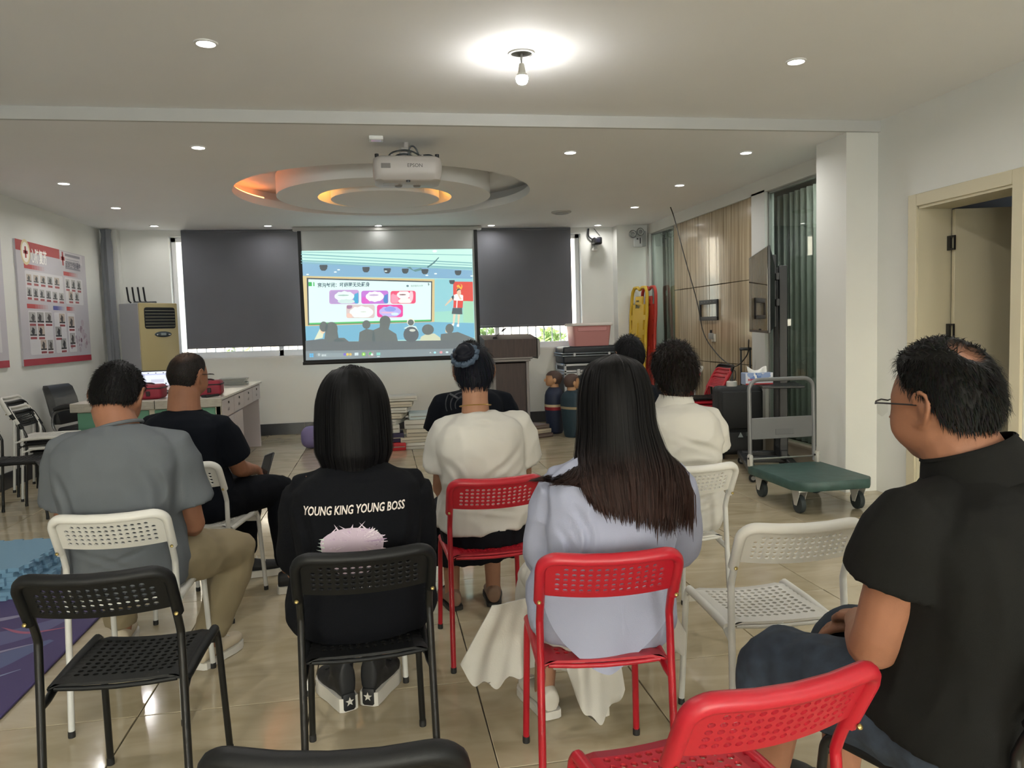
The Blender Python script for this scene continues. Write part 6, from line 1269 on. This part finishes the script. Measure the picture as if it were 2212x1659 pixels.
for k in range(70):
    a = rnd.uniform(0, 2*PI); r0_, r1_ = rnd.uniform(.1, .5), rnd.uniform(.65, .97); wv = rnd.uniform(.02, .06); ry = .045 if math.sin(a) > 0 else .10
    p = lambda q, aa: (-.088+.088*q*math.cos(aa), .740+ry*q*math.sin(aa))
    patch([p(r0_, a), p(r1_, a+wv), p(r1_*1.03, a+wv*.3), p(r1_*.95, a-wv*.6)], rnd.choice(['#cdbfca', '#a892ab', '#c3b2c4', '#b49ab8', '#d3cbcd', '#9d86a3']))
for k in range(7):
    a = lerp(.28, .72, k/6)*PI; x, y = -.10+.085*math.cos(a), .738+.042*math.sin(a); dx = rnd.uniform(-.02, .02); patch([(x-.003, y), (x+.003, y), (x+dx, y+rnd.uniform(.008, .02))], '#c9b8c6')
for k in range(5): patch([(-.178, .70+.012*k), (-.178, .706+.012*k), (-.205+.003*k, .712+.010*k)], '#c2cfc4')
on_shirt(so, fine(vs, fs, cc, .012), pl, (0, 1, 0), PRN, 'hair_tuft_print', .0026)
# woman in white T-shirt with the hair bun
J = seat((.415, 3.22), 3, .53, (-.035, -.02, .988), (-.03, .02, 1.145), (-4, 4), [(-.152, -.01, .915), (.142, -.01, .92)], [(-.180, .04, .66), (.180, .06, .68)], [(-.09, .26, .575), (.10, .27, .58)], mirror((.10, .41, .49)), mirror((.10, .42, .09)), [8, -8], hem=.22, creases=[((.24, .80), (.33, .66), .022, .014), ((.56, .86), (.38, .70), .020, .010), ((.60, .78), (.45, .66), .018, .012), ((.30, .955), (.46, .945), .014, .007), ((.28, .62), (.55, .58), .018, .010), ((.52, .70), (.36, .57), .018, .009)])
t, so, HM, org = human('woman in a white T-shirt with her hair in a bun', J, prof(PF, 1.12, 1.12, 1.10), SKIN2, M_wht, M_skirt, legs='skirt', arm=1.04, sw=1.12, sleeve=.66, ease=.022, seed=8, s=.95, shoes=dict(m=mat('tan_shoe', srgb('#7d6350'), .6), s=M_bsh, k=dict(sole=.02, L=.235)), sfold=(.011, (6, 6, 5)), shirt_low=.10)
HUP = [(-1, -.62), (-.7, -.56), (-.35, -.40), (-.18, -.02), (.05, .10), (.3, .16), (.5, .34), (.72, .55), (1, .6)]
hair_cap(HM, .95, .012, '#11131c', org, t, 1500, .03, HLT=HUP, seed=8, fuzz=-.2)
bc = HM @ V((-.045, -.095, .075)); bq = (bc-HM.translation).normalized(); e1 = bq.orthogonal().normalized(); e2 = bq.cross(e1)
bm_ = MB(); 
for k in range(5): bm_.tube([bc+bq*(.012+.01*math.sin(i*.9+k))+e1*((.034-.006*k)*math.cos(2*PI*i/16+k))+e2*((.034-.006*k)*math.sin(2*PI*i/16+k))-org for i in range(17)], .013, 8)
bm_.ball(bc+bq*.01-org, (.036, .036, .036)); bm_.cur = None; mb_ = bm_.mesh('hair_bun', 60); ca = mb_.color_attributes.new('Col', 'FLOAT_COLOR', 'CORNER')
for d_ in ca.data: d_.color = (*srgb('#11131c'), 1)
obj('hair_bun', mb_, HAIRM, t)
MB().tube([bc-bq*.006+e1*((.045+.005*math.sin(11*a))*math.cos(a))+e2*((.045+.005*math.sin(11*a))*math.sin(a))-org for a in [2*PI*k/72 for k in range(72)]], [.013+.003*math.sin(k*2.1) for k in range(72)], 8, closed=True).build('scrunchie', mat('scrunchie_blue', srgb('#39495c'), .7), t)
MB().tube([V(J['neck'])+V((.066*math.cos(a), .062*math.sin(a), .022-.010*math.sin(a)))-org for a in [2*PI*k/40 for k in range(40)]], .0022, 6, closed=True).build('necklace', mat('gold', srgb('#b08f4f'), .25, .9), t)
# long-haired woman in pale blue
J = seat((.60, 2.13), -6, .53, (.055, .0, .965), (.065, .04, 1.115), (0, 8), [(-.100, .0, .895), (.205, .0, .89)], [(-.140, .06, .67), (.250, .08, .67)], [(-.06, .28, .58), (.13, .28, .58)], [(-.10, .41, .49), (.11, .41, .49)], [(-.13, .40, .10), (.05, .40, .10)], [18, 0], hem=.16, creases=[((.50, .84), (.545, .66), .016, .014), ((.83, .84), (.80, .66), .016, .012), ((.60, .70), (.58, .60), .012, .008), ((.72, .72), (.75, .58), .014, .010), ((.46, .78), (.50, .62), .014, .012)])
t, so, HM, org = human('long-haired woman in a pale blue shirt on a red chair', J, prof(PF, 1.14, 1.1, 1.10), SKIN2, M_blue, M_wskirt, legs='skirt', arm=1.0, sw=1.18, sleeve=1.9, ease=.024, seed=10, s=.97, shoes=dict(m=M_wshoe, s=M_wsole, k=dict(L=.245)), sfold=(.011, (7, 7, 4)))
tl_ = MB(); tl_.grid(lambda u, v: V((lerp(-.20, .165, u)*(1-.25*v*v)-.0, -.155-.012*math.sin(u*PI)-.02*v+.01*math.sin(9*u+2*v)*v, lerp(.62, .395+.10*abs(u-.45)**1.5*3, v))), 30, 12); tl_.grid(lambda u, v: V((lerp(-.20, .165, u)*(1-.25*v*v), -.150-.012*math.sin(u*PI)-.02*v+.01*math.sin(9*u+2*v)*v, lerp(.62, .396+.10*abs(u-.45)**1.5*3, v))), 30, 12)
tl_.build('shirt_tail', M_blue, t, smooth=70)
for nm, x, y, z1, w, sd in (('skirt_fold', .03, .22, .045, .17, 1), ('skirt_fold', -.215, .22, .20, .20, 2), ('skirt_fold', .20, .06, .31, .11, 3)):
    g = MB(); lean = (0, .02, -.10, .05)[sd]
    def SF(u, v, o_): 
        wv = math.sin(u*9+sd*1.3+1.5*math.sin(3*v))*.5+math.sin(u*17+sd)*.3
        return V((x+(u-.5)*w*(.75+.35*v)+lean*v*(1-.3*v), y+o_+.024*wv*(.25+.75*v)+.05*(u-.5)*(1 if sd == 2 else .2), lerp(.47, z1+(.10 if sd != 1 else .22)*(abs(u-.55)*1.6)**2+.012*math.sin(u*17+sd), v**.9)))
    g.rings([[SF(i/39, v/15, 0) for i in range(40)]+[SF(i/39, v/15, .006) for i in range(39, -1, -1)] for v in range(16)])
    g.build(nm, M_wskirt, t, smooth=70)
def longhair(u, t):
    a = R(lerp(-118, 112, u)); sa, ca = math.sin(a), math.cos(a); e = lerp(-.235, -.33, sstep(.1, .75, u))-.015*math.sin(u*7)
    if u < .12: e = lerp(-.16, e, u/.12)
    P_ = [V((.004, .01, .131)), V((sa*.075, -ca*.080+.005, .100)), V((sa*.103, -ca*.112, .025)), V((sa*.109, -ca*.116-.01, -.07)), V((sa*.122+.002, -ca*.100-.040, -.14)), V((sa*.134+.000, -ca*.075-.085, -.205)), V((sa*.118-.004, -ca*.045-.125, e))]
    if u > .86: P_[5].x += .05*(u-.86)/.14; P_[6].x += .09*(u-.86)/.14; P_[6].y += .06*(u-.86)/.14
    if u < .10: P_[5].x -= .08*(1-u/.10); P_[6] = P_[5]+V((-.06, 0, -.015))
    m = 6; k = min(int(t*m), m-1); w = t*m-k; q = [P_[max(k-1, 0)], P_[k], P_[k+1], P_[min(k+2, m)]]
    p = .5*((2*q[1])+(q[2]-q[0])*w+(2*q[0]-5*q[1]+4*q[2]-q[3])*w*w+(3*q[1]-q[0]-3*q[2]+q[3])*w**3)
    return HMU @ p
HMU = head_matrix(HM.translation, -6, 3)
guides_hair(drape(longhair, so, org, .95), org, t, '#0f0e0f', '#2e1f1b', 4200, seed=10, jit=.005, endj=.02, nrow=18)
hair_cap(HM, .97, .012, '#0f0e0f', org, t, 0, .01, seed=10).name = 'hair_cap'
# woman in the white polo
J = seat((1.265, 3.23), 4, .53, (.0, -.02, .985), (.01, .01, 1.100), (-3, 5), [(-.158, -.01, .90), (.158, -.01, .90)], [(-.20, .05, .66), (.205, .05, .67)], [(-.09, .27, .57), (.10, .27, .57)], mirror((.10, .41, .49)), [(-.09, .40, .09), (.13, .42, .09)], [8, -8], creases=[((1.43, .76), (1.20, .86), .020, .014), ((1.45, .72), (1.22, .74), .018, .010), ((1.42, .60), (1.20, .57), .016, .010), ((1.40, .54), (1.18, .50), .016, .009), ((1.44, .68), (1.28, .64), .014, .008)])
t, so, HM, org = human('short-haired woman in a white polo shirt on a white chair', J, prof(PF, 1.20, 1.2, 1.16), SKIN2, M_polo, M_bpant, arm=1.12, sw=1.08, sleeve=.58, ease=.02, seed=12, s=.97, leg=1.05, leg_end=.62, shoes=dict(m=mat('cream_shoe', srgb('#bdb2a2'), .6), s=M_wsole, k=dict(sole=.02, L=.235)), sfold=(.009, (5, 5, 7)))
hair_cap(HM, .97, .026, '#17120f', org, t, 3200, .03, HLT=[(-1, -.66), (-.7, -.62), (-.35, -.50), (-.18, -.25), (.05, -.08), (.3, .10), (.5, .34), (.72, .55), (1, .6)], top=.014, curl=.30, seed=12, fuzz=.08)
def polo_collar(J, HM, so, org, m, r=.078, h=.035):
    nb = HM @ V((0, -.022, -.075)); n0 = V(J['neck']); tg = ((nb-n0).normalized()+(n0-V(J['hip'])).normalized()*1.2).normalized(); f = HM.to_3x3() @ V((0, 1, 0)); f = (f-tg*f.dot(tg)).normalized(); q = f.cross(tg); c = MB()
    for o in (0, .004): c.grid(lambda u, v: n0+tg*(-.036+(h+.03)*math.sin(v*PI*.62))+(q*math.sin(R(lerp(-165, 165, u)))-f*math.cos(R(lerp(-165, 165, u))))*(r+.016-.030*math.sin(v*PI*.55)+.018*max(0, v-.65)+o)-org, 40, 10)
    c.build('polo_collar', m, so, smooth=70)
polo_collar(J, HM, so, org, M_polo)
# man in the black polo at the right
J = seat((1.155, 1.335), 20, .535, (-.035, -.01, 1.040), (-.050, .045, 1.150), (3, 3), [(-.205, .0, .965), (.165, .0, .965)], [(-.225, .07, .690), (.225, .07, .690)], [(.03, .29, .62), (.11, .30, .60)], [(-.092, .42, .495), (.17, .42, .495)], [(-.05, .50, .09), (.16, .44, .09)], [10, -8])
t, so, HM, org = human('man in a black polo shirt and denim shorts with glasses at the right', J, prof(PM, 1.18, 1.22, 1.18), SKIN, M_bpolo, M_jean, arm=1.16, sw=1.08, sleeve=.47, ease=.02, seed=14, fat=1.0, leg=1.25, leg_end=.30, voxel=.007, s=1.0, shoes=dict(m=M_bsh, s=M_bsh, k=dict(L=.27)), sfold=(.008, (6, 6, 4)), shirt_low=.10)
hair_cap(HM, 1.0, .013, '#121110', org, t, 4200, .015, bald=((-.12, -.50, .86), 20, .08), top=.010, seed=14, fuzz=.02, HLT=[(-1, -.46), (-.7, -.40), (-.35, -.22), (-.18, .06), (.05, .20), (.3, .24), (.5, .40), (.72, .55), (1, .6)], scalp='#7a5746')
glasses(HM, 1.0, org, t, M_gl, M_lens); polo_collar(J, HM, so, org, M_bpolo, .092, .045)
chair('b', 1.225, 1.15, 20, 'black perforated chair under the man in the black polo shirt')
# two people further forward, mostly hidden
J = seat((.53, 4.58), 2, .53, (0, -.02, .985), (.0, .02, 1.14), (0, 4), mirror((.18, -.01, .90)), mirror((.23, .05, .66)), mirror((.08, .28, .58)), mirror((.10, .41, .49)), mirror((.10, .42, .09)), [8, -8])
t, so, HM, org = human('person in a black patterned top seated in front of the woman with the bun', J, prof(PF, 1.12, 1.12, 1.1), SKIN2, M_navyt, M_bpant, arm=1.05, sw=1.15, sleeve=.7, ease=.02, seed=16, s=.95, voxel=.011, shoes=dict(m=M_snk, s=M_wsole))
hair_cap(HM, .95, .014, '#100f10', org, t, 600, .02, HLT=HUP, seed=16)
rg_v, rg_f, rg_c = [], [], []
for r_ in (.045, .07, .095):
    o = len(rg_v); n_ = 20
    for k in range(n_): a = R(lerp(60, 200, k/(n_-1))); rg_v += [(.46+r_*math.cos(a), .89+r_*math.sin(a)), (.46+(r_+.006)*math.cos(a), .89+(r_+.006)*math.sin(a))]
    rg_f += [(o+2*k, o+2*k+1, o+2*k+3, o+2*k+2) for k in range(n_-1)]; rg_c += [srgb('#2c2e33')]*(n_-1)
on_shirt(so, (rg_v, rg_f, rg_c), lambda x, y: (x-org.x, -.6, y), (0, 1, 0), PRN, 'ring_print', .002)
J = seat((1.50, 4.52), 6, .53, (0, -.02, .985), (.0, .02, 1.135), (0, 8), mirror((.17, -.01, .90)), [(-.22, .06, .67), (.22, .06, .67)], [(-.14, .30, .72), (.0, .30, .66)], mirror((.10, .41, .49)), mirror((.10, .42, .09)), [8, -8])
t, so, HM, org = human('dark-haired person seated in front of the long-haired woman, only the head showing', J, prof(PF, 1.08, 1.1, 1.1), SKIN2, M_navyt, M_bpant, sleeve=.7, ease=.02, seed=18, s=.97, voxel=.011, shoes=dict(m=M_snk, s=M_wsole))
hair_cap(HM, .97, .018, '#0e0e11', org, t, 900, .03, HLT=HUP, seed=18)
ph = thing('smartphone', 'bright smartphone held by the person in front of the long-haired woman', 'phone', J['wr'][0]+V((-.03, .10, .05)), R(10)); MB().rbox((0, 0, 0), (.072, .009, .15), .004, 2, rx=-.6, ry=.5).build('case', MATS['cam_black'], ph); MB().rbox((0, -.0048, .003), (.064, .002, .135), .0008, 1, rx=-.6, ry=.5).build('screen', mat('phone_lit', (.3, .3, .4), .3, emit=((.75, .7, 1.0), 1.6)), ph)
chair('r', .53, 4.36, 2, 'red perforated chair under the person in the black patterned top')
chair('w', 1.50, 4.30, 6, 'white perforated chair under the person hidden by the long-haired woman')
